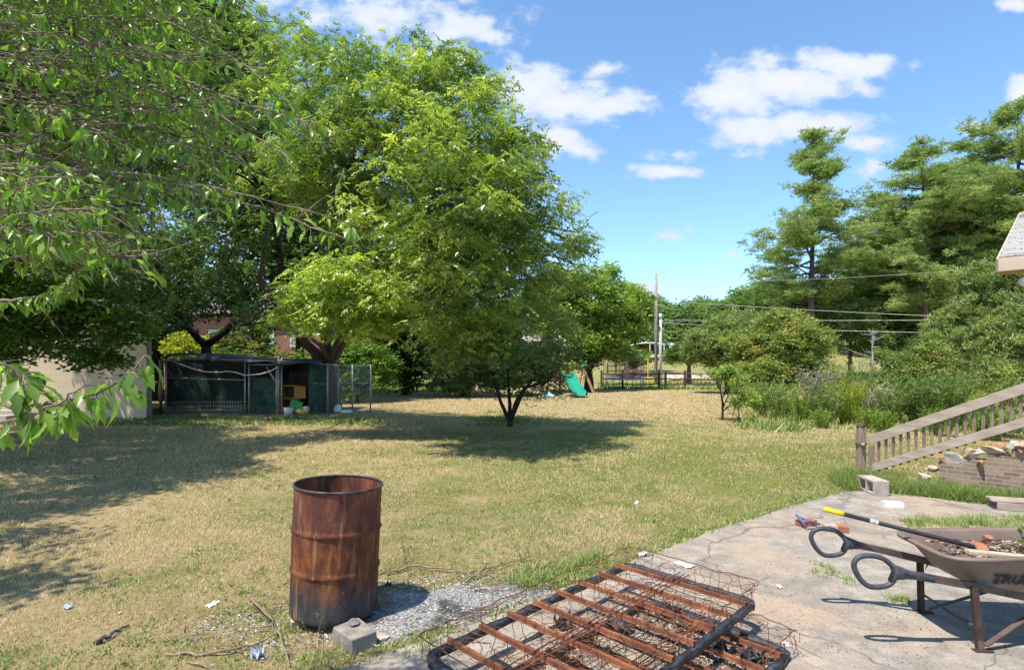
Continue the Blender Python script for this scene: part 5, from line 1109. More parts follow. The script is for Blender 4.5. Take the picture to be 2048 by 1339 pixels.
for i in range(rows):   # overlapping courses
    s0, s1 = ru_l*i/rows, ru_l*(i+1)/rows+.02
    p0, p1 = c0+ru*s0+np.array([0, 0, .045]), c0+ru*s1+np.array([0, 0, .030]); 
    a_, b_, c_, d_ = p0, p0+v3*Lv, p1+v3*Lv, p1; dn_ = np.array([0, 0, .012])
    mb.add([a_-dn_, b_-dn_, b_, a_, c_, d_], [(0, 1, 2, 3), (3, 2, 4, 5)])
    o_ = (i*7 % 5)*.11; uvs += [(o_, s0), (Lv+o_, s0), (Lv+o_, s0+.01), (o_, s0+.01), (o_, s0+.01), (Lv+o_, s0+.01), (Lv+o_, s1), (o_, s1)]
ro_ = build('roof', mb, m_sh, hs, world=True); uvl = ro_.data.uv_layers.new(name='UVMap'); 
for i, q in enumerate(uvs): uvl.data[i].uv = q
M_fas = NM('fascia_tan', [(.3, (.42, .33, .24)), (.7, (.55, .45, .34))], 4, rough=.7, bs=.1); M_sof = NM('soffit_wood', [(.3, (.40, .25, .13)), (.7, (.55, .36, .2))], 6, (1, 6, 6), rough=.7, bs=.1)
build('roof_deck', MB().add([c0, c0+v3*Lv, c0+v3*Lv+ru*ru_l, c0+ru*ru_l, c0-np.array([0, 0, .03]), c0+v3*Lv-np.array([0, 0, .03]), c0+v3*Lv+ru*ru_l-np.array([0, 0, .03]), c0+ru*ru_l-np.array([0, 0, .03])], [(0, 1, 2, 3), (7, 6, 5, 4), (0, 4, 5, 1), (3, 2, 6, 7), (0, 3, 7, 4)]), M_sof, hs, world=True)
build('fascia', MB().bar(c0+np.array([0, 0, -.055])-u3*.012, c0+v3*Lv+np.array([0, 0, -.055])-u3*.012, .022, .16), M_fas, hs, world=True)
build('rake_board', MB().bar(c0+np.array([0, 0, -.06])-v3*.012+ru*.01, c0+ru*ru_l+np.array([0, 0, -.06])-v3*.012, .022, .16), M_fas, hs, world=True)
sb = c0+u3*.01-np.array([0, 0, .13])
build('soffit', MB().add([sb, sb+v3*Lv, sb+v3*Lv+u3*.42, sb+u3*.42, sb+np.array([0, 0, .012]), sb+v3*Lv+np.array([0, 0, .012]), sb+v3*Lv+u3*.42+np.array([0, 0, .012]), sb+u3*.42+np.array([0, 0, .012])], [(0, 1, 2, 3), (7, 6, 5, 4), (0, 4, 5, 1), (3, 2, 6, 7), (0, 3, 7, 4), (1, 5, 6, 2)]), M_sof, hs, world=True)
wb = c0+u3*.43+v3*.28; wb[2] = 0
w1 = wb+v3*6.5; w2 = wb+u3*5
zt = 2.84
ht_ = MB().add([wb, w1, w1+[0, 0, zt], wb+[0, 0, zt], wb+u3*.2, w1+u3*.2, w1+u3*.2+[0, 0, zt], wb+u3*.2+[0, 0, zt]], [(0, 1, 2, 3), (7, 6, 5, 4), (3, 2, 6, 7)])
s5 = wb+v3*.2+u3*.2; gt = zt+1.5
ht_.add([wb+u3*.2, w2, w2+[0, 0, gt], wb+u3*.2+[0, 0, zt+.05], wb+v3*.2+u3*.2, w2+v3*.2, w2+v3*.2+[0, 0, gt], s5+[0, 0, zt+.05]], [(3, 2, 1, 0), (4, 5, 6, 7), (0, 4, 7, 3), (1, 2, 6, 5), (3, 7, 6, 2)])
build('wall', ht_, m_brick, hs, world=True)
fp = c0+v3*.27+u3*.22-np.array([0, 0, .15])
fl = thing('flood_light', None, None, (0, 0, 0)); fl.parent = hs
for o_ in (0, .13): build('lamp_head', MB().tube([fp+v3*o_-np.array([0, 0, .05]), fp+v3*o_-u3*.07-np.array([0, 0, .10]), fp+v3*o_-u3*.15-v3*.04-np.array([0, 0, .13])], [.022, .045, .062], 14), M_white, fl, world=True, smooth=True)
build('lamp_base', MB().tube([fp+v3*.06+np.array([0, 0, .02]), fp+v3*.06-np.array([0, 0, .03])], .055, 14), M_rail, fl, world=True)

# ------------------------------------------------------------------ shed at left
m_cream, t, b = newmat('cream_block'); tcn = t.nodes.new('ShaderNodeTexCoord'); sp = t.nodes.new('ShaderNodeSeparateXYZ'); t.links.new(tcn.outputs['Object'], sp.inputs[0])
cm_ = t.nodes.new('ShaderNodeCombineXYZ'); t.links.new(sp.outputs[0], cm_.inputs[0]); t.links.new(sp.outputs[2], cm_.inputs[1])
brickset(t, b, (.62, .51, .35), (.66, .54, .38), (.54, .45, .31), .41, .2, .006)
sx1 = (293-CX)*18/F; sx0 = sx1-9
sh = thing('shed', 'cream painted block shed behind hanging branches at the left edge', 'shed', (sx1, 18, 0))
hz = lambda x: 3.30+(sx1-x)*.31
poly = [(sx0, 0), (sx1, 0), (sx1, hz(sx1)), (sx1-4.5, hz(sx1-4.5)), (sx0, hz(sx1))]
mb = MB(); n_ = len(poly); mb.add([(x-.72*(y-18), y, z) for y in (18, 24) for x, z in poly], [list(range(n_)), list(range(2*n_-1, n_-1, -1))]+[(i, n_+i, n_+(i+1) % n_, (i+1) % n_) for i in range(2)]+[(4, 9, 5, 0)])
build('wall', mb, m_cream, sh, world=True)
M_roofw = NM('roof_metal', [(.3, (.28, .28, .29)), (.7, (.42, .42, .43))], 5, rough=.6)
mb = MB(); mb.bar((sx1-4.5, 17.75, hz(sx1-4.5)+.06), (sx1+.35, 17.75, hz(sx1+.35)+.06), .10, .16, up=(0, 0, 1)); build('rake_board', mb, M_white, sh, world=True)
mb = MB().add([(sx1-4.5, 17.6, hz(sx1-4.5)+.15), (sx1+.45, 17.6, hz(sx1+.45)+.15), (sx1-4.4, 24.4, hz(sx1+.45)+.15), (sx1-9.3, 24.4, hz(sx1-4.5)+.15), (sx0-.45, 17.6, hz(sx1+.45)+.15), (sx0-5.3, 24.4, hz(sx1+.45)+.15)], [(0, 1, 2, 3), (4, 0, 3, 5)])
ro_ = build('roof', mb, M_roofw, sh, world=True); so = ro_.modifiers.new('t', 'SOLIDIFY'); so.thickness = .06
wf = P(12, 662, 17.97); wd_ = build('window', MB().box(wf, (.72, .05, .55)), M_white, sh, world=True); build('pane', MB().box(wf+np.array([0, -.03, 0]), (.6, .02, .43)), NM('dark_glass', [(.3, (.05, .06, .07)), (.7, (.09, .10, .11))], 2, rough=.1, bs=0), wd_, world=True)
bars = MB(); [bars.bar(wf+np.array([x, -.07, -.3]), wf+np.array([x, -.07, .3]), .015, .015, up=(1, 0, 0)) for x in np.linspace(-.3, .3, 5)]; [bars.bar(wf+np.array([-.35, -.085, z]), wf+np.array([.35, -.085, z]), .015, .015) for z in (-.2, 0, .2)]; build('window_bars', bars, M_rail, wd_, world=True)
stp = MB(); stp.box((P(8, 838, 17.4)[0], 17.3, .10), (1.1, .9, .2)); stp.box((P(8, 838, 17.4)[0], 17.55, .26), (1.0, .5, .12)); solo('doorstep', stp, M_block, 'low concrete steps against the shed at the left edge', 'steps', (-15.5, 17.3, 0), wc=True)
solo('wooden_post', MB().tube([(0, 0, 0), (0, 0, 3.2)], [.12, .10], 10), M_wood, 'round grey post between the shed corner and the kennel', 'post', tuple(gbase(296, 18.9)))

# ------------------------------------------------------------------ kennel
kn = thing('dog_kennel', 'chain link dog kennel draped with black tarp and green netting', 'kennel', (-9.0, 19.3, 0))
def KP(px, z, d=19.3): return np.array([(px-CX)*d/F, d, z])
KH = 1.92
xk = [KP(p_, 0)[0] for p_ in (332, 492, 557)]
M_net, t, b = newmat('green_net'); b.inputs['Base Color'].default_value = (.02, .085, .065, 1); b.inputs['Roughness'].default_value = .7
trn = t.nodes.new('ShaderNodeBsdfTransparent'); mxn = t.nodes.new('ShaderNodeMixShader'); t.links.new(mr(t, noise(t, 2.2, 5), .4, .62, .3, .8), mxn.inputs[0]); t.links.new(trn.outputs[0], mxn.inputs[1]); t.links.new(b.outputs[0], mxn.inputs[2]); t.links.new(mxn.outputs[0], t.nodes['Material Output'].inputs[0])
def post(px, d, h, r=.03): build('post', MB().tube([KP(px, 0, d), KP(px, h, d)], r, 8), M_galv, kn, world=True, smooth=True)
for px, d, h in [(332, 19.3, KH), (490, 19.3, KH-.08), (498, 19.3, KH-.12), (553, 19.3, KH-.1), (557, 19.3, KH), (563, 19.35, KH), (655, 19.6, KH-.15), (677, 20.2, KH-.2), (705, 21.2, KH-.2), (741, 20.6, KH-.2), (346, 22.6, KH), (560, 22.6, KH-.1), (470, 22.6, KH)]: post(px, d, h)
def rail(a, b_, r=.02): build('top_rail', MB().tube([a, b_], r, 6), M_galv, kn, world=True, smooth=True)
rail(KP(332, KH), KP(557, KH-.06)); rail(KP(332, KH), KP(346, KH, 22.6)); rail(KP(557, KH-.06), KP(655, KH-.2, 19.6)); rail(KP(655, KH-.2, 19.6), KP(741, KH-.25, 20.6)); rail(KP(332, 1.28), KP(490, 1.2)); rail(KP(346, KH, 22.6), KP(560, KH-.1, 22.6))
rail(KP(498, KH-.2), KP(553, KH-.2)); rail(KP(620, 1.1, 19.45), KP(655, 1.05, 19.6)); rail(KP(677, 1.1, 20.2), KP(741, 1.05, 20.6)); rail(KP(533, 1.65), KP(552, 1.12), .03)
def link_mesh(a, b_, z0, z1, mat, name='wire_mesh', sp_=.085, r=.0022):
    V = []; a = np.array(a[:2]); b_ = np.array(b_[:2]); l = np.linalg.norm(b_-a); u = (b_-a)/l; h = z1-z0
    for sg in (1, -1):
        for k in np.arange(-h, l+h, sp_):
            x0, x1 = k, k+h; zz0, zz1 = (z0, z1) if sg > 0 else (z1, z0)
            q0 = max(0, x0); q1 = min(l, x1)
            if q1 <= q0: continue
            f = lambda q: zz0+(zz1-zz0)*(q-x0)/h
            A = np.array([*(a+u*q0), f(q0)]); B = np.array([*(a+u*q1), f(q1)]); o = np.array([0, 0, r]); V += [A-o, B-o, B+o, A+o]
    npmesh(name, np.array(V), 4, mat, kn)
link_mesh(KP(332, 0), KP(490, 0), .05, KH-.1, M_oldwire); link_mesh(KP(498, 0), KP(553, 0), .05, KH-.15, M_oldwire); link_mesh(KP(655, 0, 19.6), KP(741, 0, 20.6), .05, KH-.25, M_galv)
def net(name, a, b_, z0, z1, mat, sag=.12, seed=1):
    g = np.random.default_rng(seed); s = np.linspace(0, 1, 18); t_ = np.linspace(0, 1, 12); S, T = np.meshgrid(s, t_)
    A, B = np.array(a), np.array(b_); X = A[0]*(1-S)+B[0]*S; Y = A[1]*(1-S)+B[1]*S+sag*(vnoise(S*6+seed, T*3)-.5); Z = z0+(z1-z0)*T+.08*(vnoise(S*5, T+seed)-.5)
    build(name, MB().grid(X, Y, Z), mat, kn, world=True, smooth=True)
net('netting', KP(618, 0, 19.42), KP(655, 0, 19.58), .05, KH-.2, M_net); net('netting', KP(677, 0, 20.2), KP(741, 0, 20.58), .7, KH-.25, M_net, seed=4); net('netting', KP(498, 0, 19.36), KP(557, 0, 19.36), .1, 1.3, M_net, seed=7)
net('netting', KP(346, 0, 21.5), KP(560, 0, 21.5), .05, 1.3, M_net, seed=9)
net('hanging_tarp', KP(332, 0, 22.5), KP(650, 0, 22.6), .05, KH, M_tarp, .2, 3); net('hanging_tarp', KP(325, 0, 19.4), KP(318, 0, 22.5), .0, KH, M_tarp, .15, 5)
# roof tarp with a sagging belly and hanging front fold
S, T = np.meshgrid(np.linspace(0, 1, 40), np.linspace(0, 1, 16)); X = KP(326, 0)[0]+(KP(642, 0)[0]-KP(326, 0)[0])*S; Y = 19.15+T*3.5
Z = KH+.08+.15*np.exp(-((S-.15)/.2)**2)+.05*np.sin(S*23+T*3)*(.5+S*0)*.8*np.sin(np.pi*np.clip(T*1.05+.12, 0, 1))-.10*S+.07*(fb(S*9, T*5, 3)-.5)-.30*np.clip(.12-T, 0, .12)/.12*(.3+.4*vnoise(S*9, 2.2))
tp = build('roof_tarp', MB().grid(X, Y, Z), M_tarp, kn, world=True, smooth=True); so = tp.modifiers.new('t', 'SOLIDIFY'); so.thickness = .01
S, T = np.meshgrid(np.linspace(0, 1, 30), np.linspace(0, 1, 10)); X = KP(345, 0)[0]+(KP(552, 0)[0]-KP(345, 0)[0])*S; Y = 19.6+T*1.8+.1*(vnoise(S*7, T*3)-.5); Z = KH-.05-(1-T)*0-.75*np.sin(np.pi*S)*T+.06*(fb(S*8, T*6)-.5)
so_ = build('sagging_tarp', MB().grid(X, Y, Z), M_tarp, kn, world=True, smooth=True)
build('rope', MB().tube([KP(p_, EYE+(HY-y)*19.25/F, 19.25) for p_, y in [(345, 722), (380, 735), (410, 743), (440, 744), (455, 742), (470, 744), (490, 750), (520, 748), (540, 742), (556, 733)]], .022, 6), M_white, kn, world=True, smooth=True)
def kthing(name, mb, mat, label, cat, base, **k): return solo(name, mb, mat, label, cat, base, **k)
def crate(px, label, wd_):
    c = thing('wire_crate', label, 'crate', tuple(KP(px, 0, 19.7))); mb = MB()
    for x in np.linspace(-wd_/2, wd_/2, int(wd_/.085)): mb.bar((x, 0, 0), (x, 0, .42), .012, .012, up=(1, 0, 0))
    for z in (.02, .15, .28, .42):
        for y in (0, .5): mb.bar((-wd_/2, y, z), (wd_/2, y, z), .014, .014)
    for x in (-wd_/2, wd_/2):
        for z in (.02, .42): mb.bar((x, 0, z), (x, .5, z), .014, .014)
    build('wire_side', mb, M_galv, c); build('base_tray', MB().box((0, .25, .015), (wd_, .5, .02)), M_block, c)
crate(372, 'low grey wire crate on the left inside the tarp kennel', 1.15); crate(446, 'low grey wire crate on the right inside the tarp kennel', 1.25)
yc = thing('cabinet', 'small open orange wood cabinet in the kennel doorway', 'cabinet', tuple(KP(581, 0, 20)))
M_or = NM('orange_wood', [(.3, (.40, .18, .05)), (.7, (.55, .28, .08))], 5, rough=.6)
fr = MB(); [fr.box((x, 0, .55), (.04, .4, .9)) for x in (-.27, .22)]; [fr.box((-.025, 0, z), (.45, .4, .04)) for z in (.12, .55, .98)]; build('carcass', fr, M_or, yc); build('back_panel', MB().box((-.025, .19, .55), (.45, .02, .86)), M_rail, yc)  # back panel coloured dark to stand in for shade inside the open carcass
build('door', MB().box((.42, -.2, .76), (.36, .03, .42)), M_or, yc)
kthing('wardrobe', MB().box((0, 0, .75), (.75, .5, 1.5)).box((-.19, -.265, .75), (.35, .03, 1.4)).box((.19, -.265, .75), (.35, .03, 1.4)), NM('dark_wood', [(.3, (.022, .012, .008)), (.7, (.06, .03, .02))], 4, rough=.5), 'dark brown cupboard standing inside the kennel behind the doorway', 'cupboard', tuple(KP(603, 0, 21)), bevel=.01)
M_gs = NM('green_plastic', [(.3, (.05, .30, .10)), (.7, (.10, .42, .15))], 5, rough=.5); M_yb = NM('yellow_bag', [(.3, (.55, .38, .06)), (.7, (.7, .52, .12))], 8, rough=.5)
kthing('white_bucket', MB().lathe([(0, 0), (.15, 0), (.18, .26), (.165, .26), (.14, .02), (0, .02)], (0, 0, 0), 20), M_white, 'round white bucket by the doorway of the kennel', 'bucket', tuple(KP(577, 0, 19.5)), smooth=True)
kthing('green_sheet', MB().box((0, 0, .2), (.42, .04, .36), Matrix.Rotation(.25, 3, 'Y')), M_gs, 'flat green plastic sheet propped among the rubbish in the doorway', 'plastic sheet', tuple(KP(592, .1, 19.6)))
kthing('yellow_bag', MB().rock((0, 0, .1), (.5, .35, .26), 7), M_yb, 'crumpled yellow bag on the ground in the kennel doorway', 'bag', tuple(KP(603, 0, 19.3)))
kthing('white_bag', MB().rock((0, 0, .12), (.42, .3, .26), 8), M_paper, 'white bag behind the yellow bag in the kennel doorway', 'bag', tuple(KP(613, .06, 19.55)))
kthing('white_bag', MB().rock((0, 0, .16), (.35, .3, .36), 17).rock((.28, 0, .08), (.5, .3, .2), 18), M_paper, 'knotted white rubbish bag to the right of the green netting', 'bag', tuple(KP(676, 0, 19.9)))
kthing('rubbish_barrel', MB().lathe([(0, 0), (.27, 0), (.31, .9), (.29, .93), (.26, .9), (.24, .04), (0, .04)], (0, 0, 0), 24), NM('dark_barrel', [(.3, (.02, .03, .03)), (.7, (.05, .06, .06))], 5), 'dark plastic bin behind the kennel tree trunk', 'bin', tuple(KP(666, 0, 21.5)), smooth=True)

# ------------------------------------------------------------------ brick house behind the kennel
m_rb, t, b = newmat('red_brickwork'); tcn = t.nodes.new('ShaderNodeTexCoord'); sp = t.nodes.new('ShaderNodeSeparateXYZ'); t.links.new(tcn.outputs['Object'], sp.inputs[0])
cm_ = t.nodes.new('ShaderNodeCombineXYZ'); t.links.new(add_(t, sp.outputs[0], sp.outputs[1]), cm_.inputs[0]); t.links.new(sp.outputs[2], cm_.inputs[1])
brickset(t, b, (.22, .065, .045), (.34, .13, .09), (.38, .30, .26))
def house(name, label, px0, px1, d, h, wins, mat, roofm, rh=2.0, cat='house', depth=8):
    x0, x1 = (px0-CX)*d/F, (px1-CX)*d/F; zb = float(H((x0+x1)/2, d))-.2; root = thing(name, label, cat, ((x0+x1)/2, d, zb)); ww = x1-x0
    build('wall', MB().box((0, depth/2, h/2), (ww, depth, h)), mat, root)
    o = .5; mb = MB().add([(-ww/2-o, -o, h-.1), (ww/2+o, -o, h-.1), (ww/2+o, depth+o, h-.1), (-ww/2-o, depth+o, h-.1), (-ww/2-o, depth/2, h+rh), (ww/2+o, depth/2, h+rh)], [(0, 1, 5, 4), (2, 3, 4, 5), (0, 4, 3), (1, 2, 5), (3, 2, 1, 0)]); build('roof', mb, roofm, root)
    for (px, py, w_, h_) in wins:
        c_ = P(px, py, d); lx = c_[0]-(x0+x1)/2; lz = c_[2]-zb; f = MB()
        for (cx_, cz_, sw, shh) in [(0, h_/2, w_, .1), (0, -h_/2, w_, .1), (-w_/2+.05, 0, .1, h_-.1), (w_/2-.05, 0, .1, h_-.1), (0, 0, w_-.2, .06)]: f.box((lx+cx_, -.04, lz+cz_), (sw, .1, shh))
        fo = build('window', f, M_white, root); build('pane', MB().box((lx, -.01, lz), (w_-.1, .03, h_-.1)), NM('window_glass', [(.3, (.30, .36, .34)), (.7, (.48, .55, .52))], 2, rough=.15, bs=0), fo)
    return root
house('brick_house', 'two storey red brick house with white windows behind the kennel trees', 300, 650, 46, 6.0, [(593, 677, .95, 1.25), (537, 676, .95, 1.25), (430, 676, .95, 1.25), (500, 735, .95, 1.25), (350, 676, .95, 1.25)], m_rb, NM('grey_roof', [(.3, (.12, .115, .11)), (.7, (.2, .19, .18))], 3))
house('brick_cottage', 'small red brick building glimpsed between the trees above the slide', 1055, 1125, 52, 3.4, [(1112, 712, .6, .9)], m_rb, NM('pink_roof', [(.3, (.42, .30, .28)), (.7, (.58, .44, .42))], 3), 1.3)
# carport and white house far away
cp = thing('carport', 'white roofed carport far beyond the utility poles', 'carport', (*[float(q) for q in P(1300, 700, 92)[:2]], float(H(22, 92))))
c_ = cp.location; zc = 1.7+(730-684)*92/F-c_[2]; Sx = np.linspace(-2.6, 2.6, 14); 
X, Y = np.meshgrid(Sx, [0, 5]); roofc = build('roof', MB().grid(X, Y, zc-.11*(X**2)/2.2+.0*Y), M_white, cp, smooth=True); roofc.modifiers.new('t', 'SOLIDIFY').thickness = .15
for x in (-2.3, 0, 2.3): build('post', MB().bar((x, .1, 0), (x, .1, zc-.2), .12, .12, up=(1, 0, 0)), M_white, cp)
build('back_wall', MB().box((0, 4.6, zc/2-.2), (5, .2, zc-.6)), M_rail, cp)
build('rail', MB().box((0, .1, zc-2.2), (4.8, .1, .5)), M_white, cp)
house('white_house', 'tiny white house far off beside the fruit tree', 1344, 1356, 100, 2.0, [], M_white, NM('pale_roof', [(.3, (.5, .55, .62)), (.7, (.62, .66, .72))], 3), .8, depth=4)

# ------------------------------------------------------------------ poles, wires
def pole(name, label, px, d, top_py, r, mat, extra):
    b0 = gbase(px, d); zt = EYE+(HY-top_py)*d/F; root = thing(name, label, 'utility pole', tuple(b0)); build('shaft', MB().tube([(0, 0, 0), (0, 0, (zt-b0[2])*.5), (0.02, 0, zt-b0[2])], [r, r*.9, r*.72], 10), mat, root, smooth=True); extra(root, zt-b0[2]); return root, zt
def ex1(root, h):
    a = h-1.9; mb = MB(); mb.bar((-.02, -.15, a), (-.42, -.15, a), .06, .06); build('crossarm', mb, M_rail, root)
    for x in (-.42, -.22): build('insulator', MB().lathe([(0, 0), (.05, 0), (.06, .06), (.03, .1), (.06, .14), (.04, .22), (0, .24)], (x, -.15, a), 10), M_rail, root, smooth=True)
    build('insulator', MB().lathe([(0, 0), (.04, 0), (.05, .06), (.0, .16)], (0.02, 0, h), 10), M_rail, root, smooth=True)
    build('cable_guard', MB().bar((-.1, -.12, 1), (-.1, -.12, h-2.6), .05, .05, up=(1, 0, 0)), M_galv, root)
def ex2(root, h):
    build('top_sleeve', MB().tube([(0, 0, h-.35), (0, 0, h+.04)], .13, 10), NM('pale_blue', [(.3, (.45, .62, .68)), (.7, (.6, .75, .8))], 4, bs=0), root, smooth=True); build('bracket', MB().box((-.18, -.1, h-1.1), (.22, .12, .16)), M_rail, root)
M_pole = NM('pole_wood', [(.3, (.22, .17, .14)), (.7, (.42, .35, .30))], 4, (4, 4, .5), rough=.9)
M_pole2 = NM('pole_grey', [(.3, (.42, .40, .38)), (.7, (.58, .56, .54))], 4, (4, 4, .5), rough=.9)
po1, z1 = pole('utility_pole', 'taller brown wooden utility pole with small insulators', 1312, 50, 550, .15, M_pole, ex1)
po2, z2 = pole('utility_pole', 'shorter pale grey utility pole with blue white top', 1321, 47, 628, .14, M_pole2, ex2)
def wire(label, a, b_, sag, r=.011):
    s = np.linspace(0, 1, 30)[:, None]; p_ = a*(1-s)+b_*s; p_[:, 2] -= (4*sag*s*(1-s))[:, 0]; solo('power_line', MB().tube(p_, r, 4), M_galv, label, 'cable', tuple(a), 'overhead cables running right from the utility poles', wc=True)
wire('upper middle cable running from the tall pole past the crape myrtle', P(1316, 600, 50), P(2160, 643, 30), .15, .012); wire('lowest but one cable, nearly level, from the grey pole to the right edge', P(1321, 640, 47), P(2160, 638, 30), .05, .014)
wire('lowest cable drooping behind the crape myrtle', P(1321, 645, 47), P(2160, 668, 30), .2, .012); wire('highest cable rising from the lone pine to the house roof', P(1312, 560, 50), P(2150, 520, 28), .45, .009)

# ------------------------------------------------------------------ split rail fence
def fence(label, pts, rails=(.35, .75, 1.12), hp=1.35):
    root = thing('rail_fence', label, 'fence', tuple(gbase(*pts[0])))
    ps = [gbase(px, d) for px, d in pts]
    for p_ in ps: build('post', MB().bar(p_-np.array([0, 0, .05]), p_+np.array([0, 0, hp]), .16, .13, up=(1, 0, 0)), M_rail, root, world=True)
    for a, b_ in zip(ps[:-1], ps[1:]):
        for z in rails: build('rail', MB().tube(curve3(a+np.array([0, 0, z]), (a+b_)/2+np.array([0, 0, z-.12]), b_+np.array([0, 0, z+rng.normal(0, .04)]), 6), .05, 6), M_rail, root, world=True, smooth=True)
fence('dark split rail fence running right from behind the trampoline', [(1203, 42), (1245, 41), (1318, 40.5), (1331, 42), (1370, 42), (1437, 41), (1500, 40)])
fence('short far stretch of rail fence beyond the trampoline on the rise', [(1215, 60), (1232, 60), (1250, 61), (1262, 62)], (.5, 1.0), 1.2)
# rock bed and brush pile
mb = MB(); g = np.random.default_rng(3)
for i in range(160):
    px = g.uniform(1335, 1425); d = g.uniform(52, 58); p0 = gbase(px, d); mb.rock((p0[0], p0[1], p0[2]+.1), (g.uniform(.3, .7), g.uniform(.3, .6), g.uniform(.25, .5)), 200+i, 1)
tag(build('rock_bed', mb, NM('tan_rock', [(.3, (.42, .32, .25)), (.7, (.62, .5, .42))], 2)), 'bed of tan rocks below the small dark fruit tree', 'rocks', kind='stuff')
mb = MB(); c_ = gbase(1268, 55)
for i in range(140):
    a = g.uniform(0, 6.28); q = c_+np.array([g.normal(0, .7), g.normal(0, .6), g.uniform(0, .8)]); mb.tube([q, q+np.array([math.cos(a), math.sin(a), g.uniform(-.1, .7)])*g.uniform(.4, 1.0)], .025, 3)
solo('brush_pile', mb, NM('brush_brown', [(.3, (.16, .08, .06)), (.7, (.32, .2, .15))], 2), 'reddish brown heap of cut brush behind the trampoline', 'brush pile', tuple(c_), wc=True)
solo('yellow_pole', MB().tube([(0, 0, 0), (0, 0, 2.3)], .05, 8).bar((0, 0, 2.25), (-.3, 0, 2.25), .07, .07), NM('yellow_paint', [(.3, (.65, .45, .02)), (.7, (.78, .58, .05))], 4), 'thin yellow pole standing right behind the trampoline', 'pole', tuple(gbase(1296, 44)))

# ------------------------------------------------------------------ trampoline, slide, swing frame
tc_ = G(1250, 779); tz = .78; rx = 1.42
tpn = thing('trampoline', 'round blue edged trampoline with sagging net enclosure by the fence', 'trampoline', (tc_[0], tc_[1]+.5, 0))
aa_ = np.linspace(0, 2*math.pi, 48, endpoint=False)
def ann(r0, r1, z0, z1):
    V = [(r*math.cos(q), r*math.sin(q), z) for r, z in ((r0, z1), (r1, z1), (r1, z0), (r0, z0)) for q in aa_]; n = 48
    return MB().add(V, [(i*n+q, i*n+(q+1) % n, ((i+1) % 4)*n+(q+1) % n, ((i+1) % 4)*n+q) for i in range(4) for q in range(n)])
build('safety_pad', ann(rx-.28, rx+.03, tz-.08, tz+.03), NM('blue_pad', [(.3, (.24, .28, .66)), (.7, (.36, .40, .80))], 6, rough=.5), tpn); build('jumping_mat', MB().lathe([(rx-.3, tz), (0, tz-.01)], (0, 0, 0), 32), M_black, tpn)
build('frame_ring', MB().tube([(rx*math.cos(q), rx*math.sin(q), tz-.05) for q in aa_], .03, 6, closed=True), M_galv, tpn, smooth=True)
for q in range(4):
    a = .4+q*math.pi/2; x, y = rx*math.cos(a), rx*math.sin(a); x2, y2 = rx*math.cos(a+.5), rx*math.sin(a+.5)
    build('leg', MB().tube([(x, y, tz-.05), (x, y, .03), (x2, y2, .03), (x2, y2, tz-.05)], .025, 6), M_galv, tpn, smooth=True)
for q in range(6):
    a = .15+q*math.pi/3; x, y = (rx+.05)*math.cos(a), (rx+.05)*math.sin(a); build('net_pole', MB().tube([(x, y, .1), (x, y, 1.8), (x*.97, y*.97, 2.15), (x*.88, y*.88, 2.32)], .022, 6), M_galv, tpn, smooth=True)
M_tn, t, b = newmat('trampoline_net'); b.inputs['Base Color'].default_value = (.05, .055, .065, 1); trn = t.nodes.new('ShaderNodeBsdfTransparent'); mxn = t.nodes.new('ShaderNodeMixShader'); mxn.inputs[0].default_value = .16
t.links.new(trn.outputs[0], mxn.inputs[1]); t.links.new(b.outputs[0], mxn.inputs[2]); t.links.new(mxn.outputs[0], t.nodes['Material Output'].inputs[0])
S, T = np.meshgrid(np.linspace(0, 2*math.pi, 61), np.linspace(0, 1, 6)); zt_ = 1.25+.55*abs(np.cos(S*3+.45))**.7+.3*(np.cos(S) < -.3); rr_ = rx-.08-.05*(1-abs(np.cos(S*3+.45)))
build('net', MB().grid(rr_*np.cos(S), rr_*np.sin(S), tz+T*zt_*.92), M_tn, tpn, smooth=True)
sw = thing('swing_set', 'wooden swing set frame with green slide at the end of the lawn', 'swing set', tuple(G(1165, 782)))
M_sw = NM('swing_wood', [(.3, (.30, .15, .08)), (.7, (.46, .27, .17))], 5, (4, 4, 1)); M_sg = NM('slide_green', [(.3, (.015, .22, .15)), (.7, (.03, .32, .22))], 2, rough=.35, bs=0)
q0, q1, qt = P(1188, 783, 34), P(1160, 776, 36), P(1166, 735, 34.6); q0[2] = 0; q1[2] = 0
build('leg', MB().bar(qt, q0, .11, .11), M_sw, sw, world=True); build('leg', MB().bar(qt, q1, .11, .11), M_sw, sw, world=True); build('leg', MB().bar(P(1167, 738, 34.6), np.array([P(1160, 776, 33)[0], 33, 0]), .08, .08), M_sw, sw, world=True)
build('top_beam', MB().bar(qt, P(1085, 737, 35.5), .12, .15), M_sw, sw, world=True); build('brace', MB().bar(P(1159, 757, 34.6), P(1176, 753, 34.4), .08, .08), M_sw, sw, world=True)
for px in (1085, 1120):
    q = P(px, 737, 35.4); build('tower_post', MB().bar(q+np.array([0, 0, .3]), np.array([q[0], q[1], 0]), .12, .12, up=(1, 0, 0)), M_sw, sw, world=True)
build('platform', MB().box((P(1100, 760, 35)[0], 35.6, .95), (1.3, 1.2, .1)), M_sw, sw, world=True)
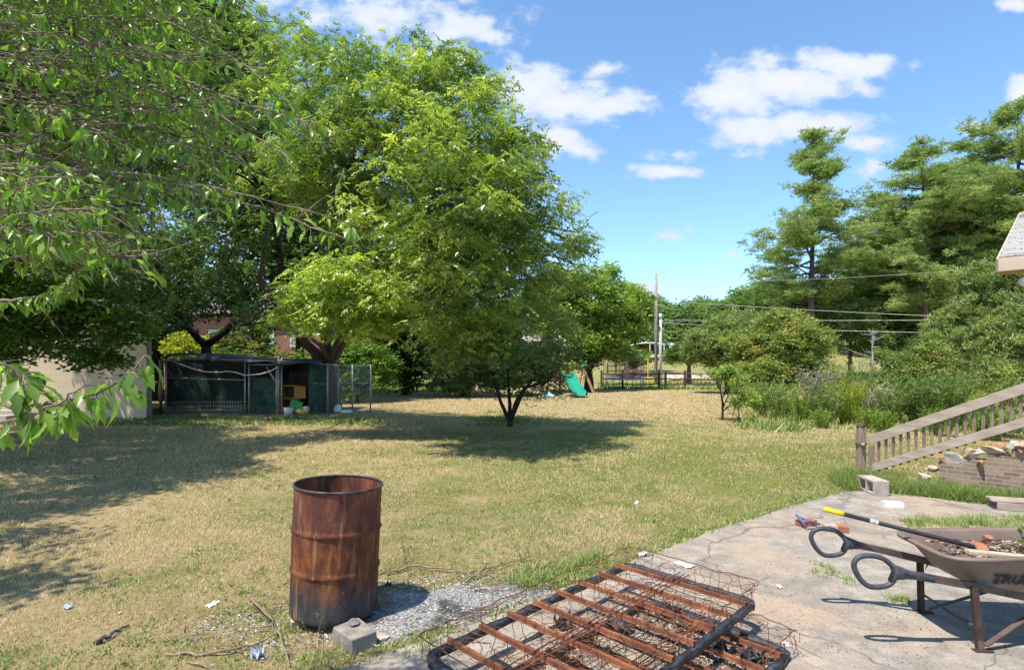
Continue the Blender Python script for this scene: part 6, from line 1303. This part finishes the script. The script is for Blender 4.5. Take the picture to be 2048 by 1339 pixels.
# slide: a curved trough with raised sides
sd0, sd1 = P(1135, 748, 33), P(1162, 797, 29.3); s = np.linspace(0, 1, 22); cx_ = np.stack([sd0[0]+(sd1[0]-sd0[0])*s, sd0[1]+(sd1[1]-sd0[1])*s, .10+1.05*(1-s)**1.25+.06*np.sin(s*9)*(1-s)], 1)
dv = np.cross((sd1-sd0)*np.array([1, 1, 0]), [0, 0, 1.]); dv /= np.linalg.norm(dv); rows = []
for (o, z) in ((-.28, .0), (-.28, .16), (-.23, .17), (-.2, .03), (0, 0), (.2, .03), (.23, .17), (.28, .16), (.28, .0)): rows.append(cx_+dv*o*1.15+np.array([0, 0, z*1.25]))
rows = np.array(rows); so_ = build('slide', MB().grid(rows[:, :, 0], rows[:, :, 1], rows[:, :, 2]), M_sg, sw, world=True, smooth=True); so_.modifiers.new('t', 'SOLIDIFY').thickness = .02
scp = P(1168, 728, 34.6); build('swing_bracket', MB().box(scp, (.3, .3, .22)), M_sg, sw, world=True)
scrap('blue_toy', 'pale blue plastic toy lying under the drooping pecan branches', 1095, 795, .5, .25, 0, NM('pale_blue_toy', [(.3, (.3, .55, .68)), (.7, (.45, .68, .8))], 2), 'toy', 77)

# garden stand, stake
gs_ = thing('garden_stand', 'rusty tripod garden ornament with a square plate in the border', 'garden ornament', tuple(G(1475, 838)))
for dx, dy in ((-.16, .05), (.12, .1), (.0, -.12)): build('leg', MB().tube([(dx, dy, 0), (dx*.2, dy*.2, .45), (0, 0, 1.0)], .009, 5), M_rustwire, gs_, smooth=True)
build('plate', MB().box((.22, 0, .92), (.13, .02, .12)), M_rustslat, gs_); mb = MB()
for i in range(14):
    a = i*.9; mb.tube(curve3(np.array([0, 0, .3+i*.05]), np.array([.1*math.cos(a), .1*math.sin(a), .4+i*.05]), np.array([.16*math.cos(a+1), .16*math.sin(a+1), .3+i*.06]), 5), .008, 4)
build('scrollwork', mb, M_rustwire, gs_, smooth=True)
solo('garden_stake', MB().tube([(0, 0, 0), (.01, 0, .75), (-.02, 0, 1.5)], .02, 6), NM('stake_green', [(.3, (.12, .20, .12)), (.7, (.2, .3, .18))], 4), 'thin green stake holding up the garden vine', 'stake', tuple(G(1443, 820)))
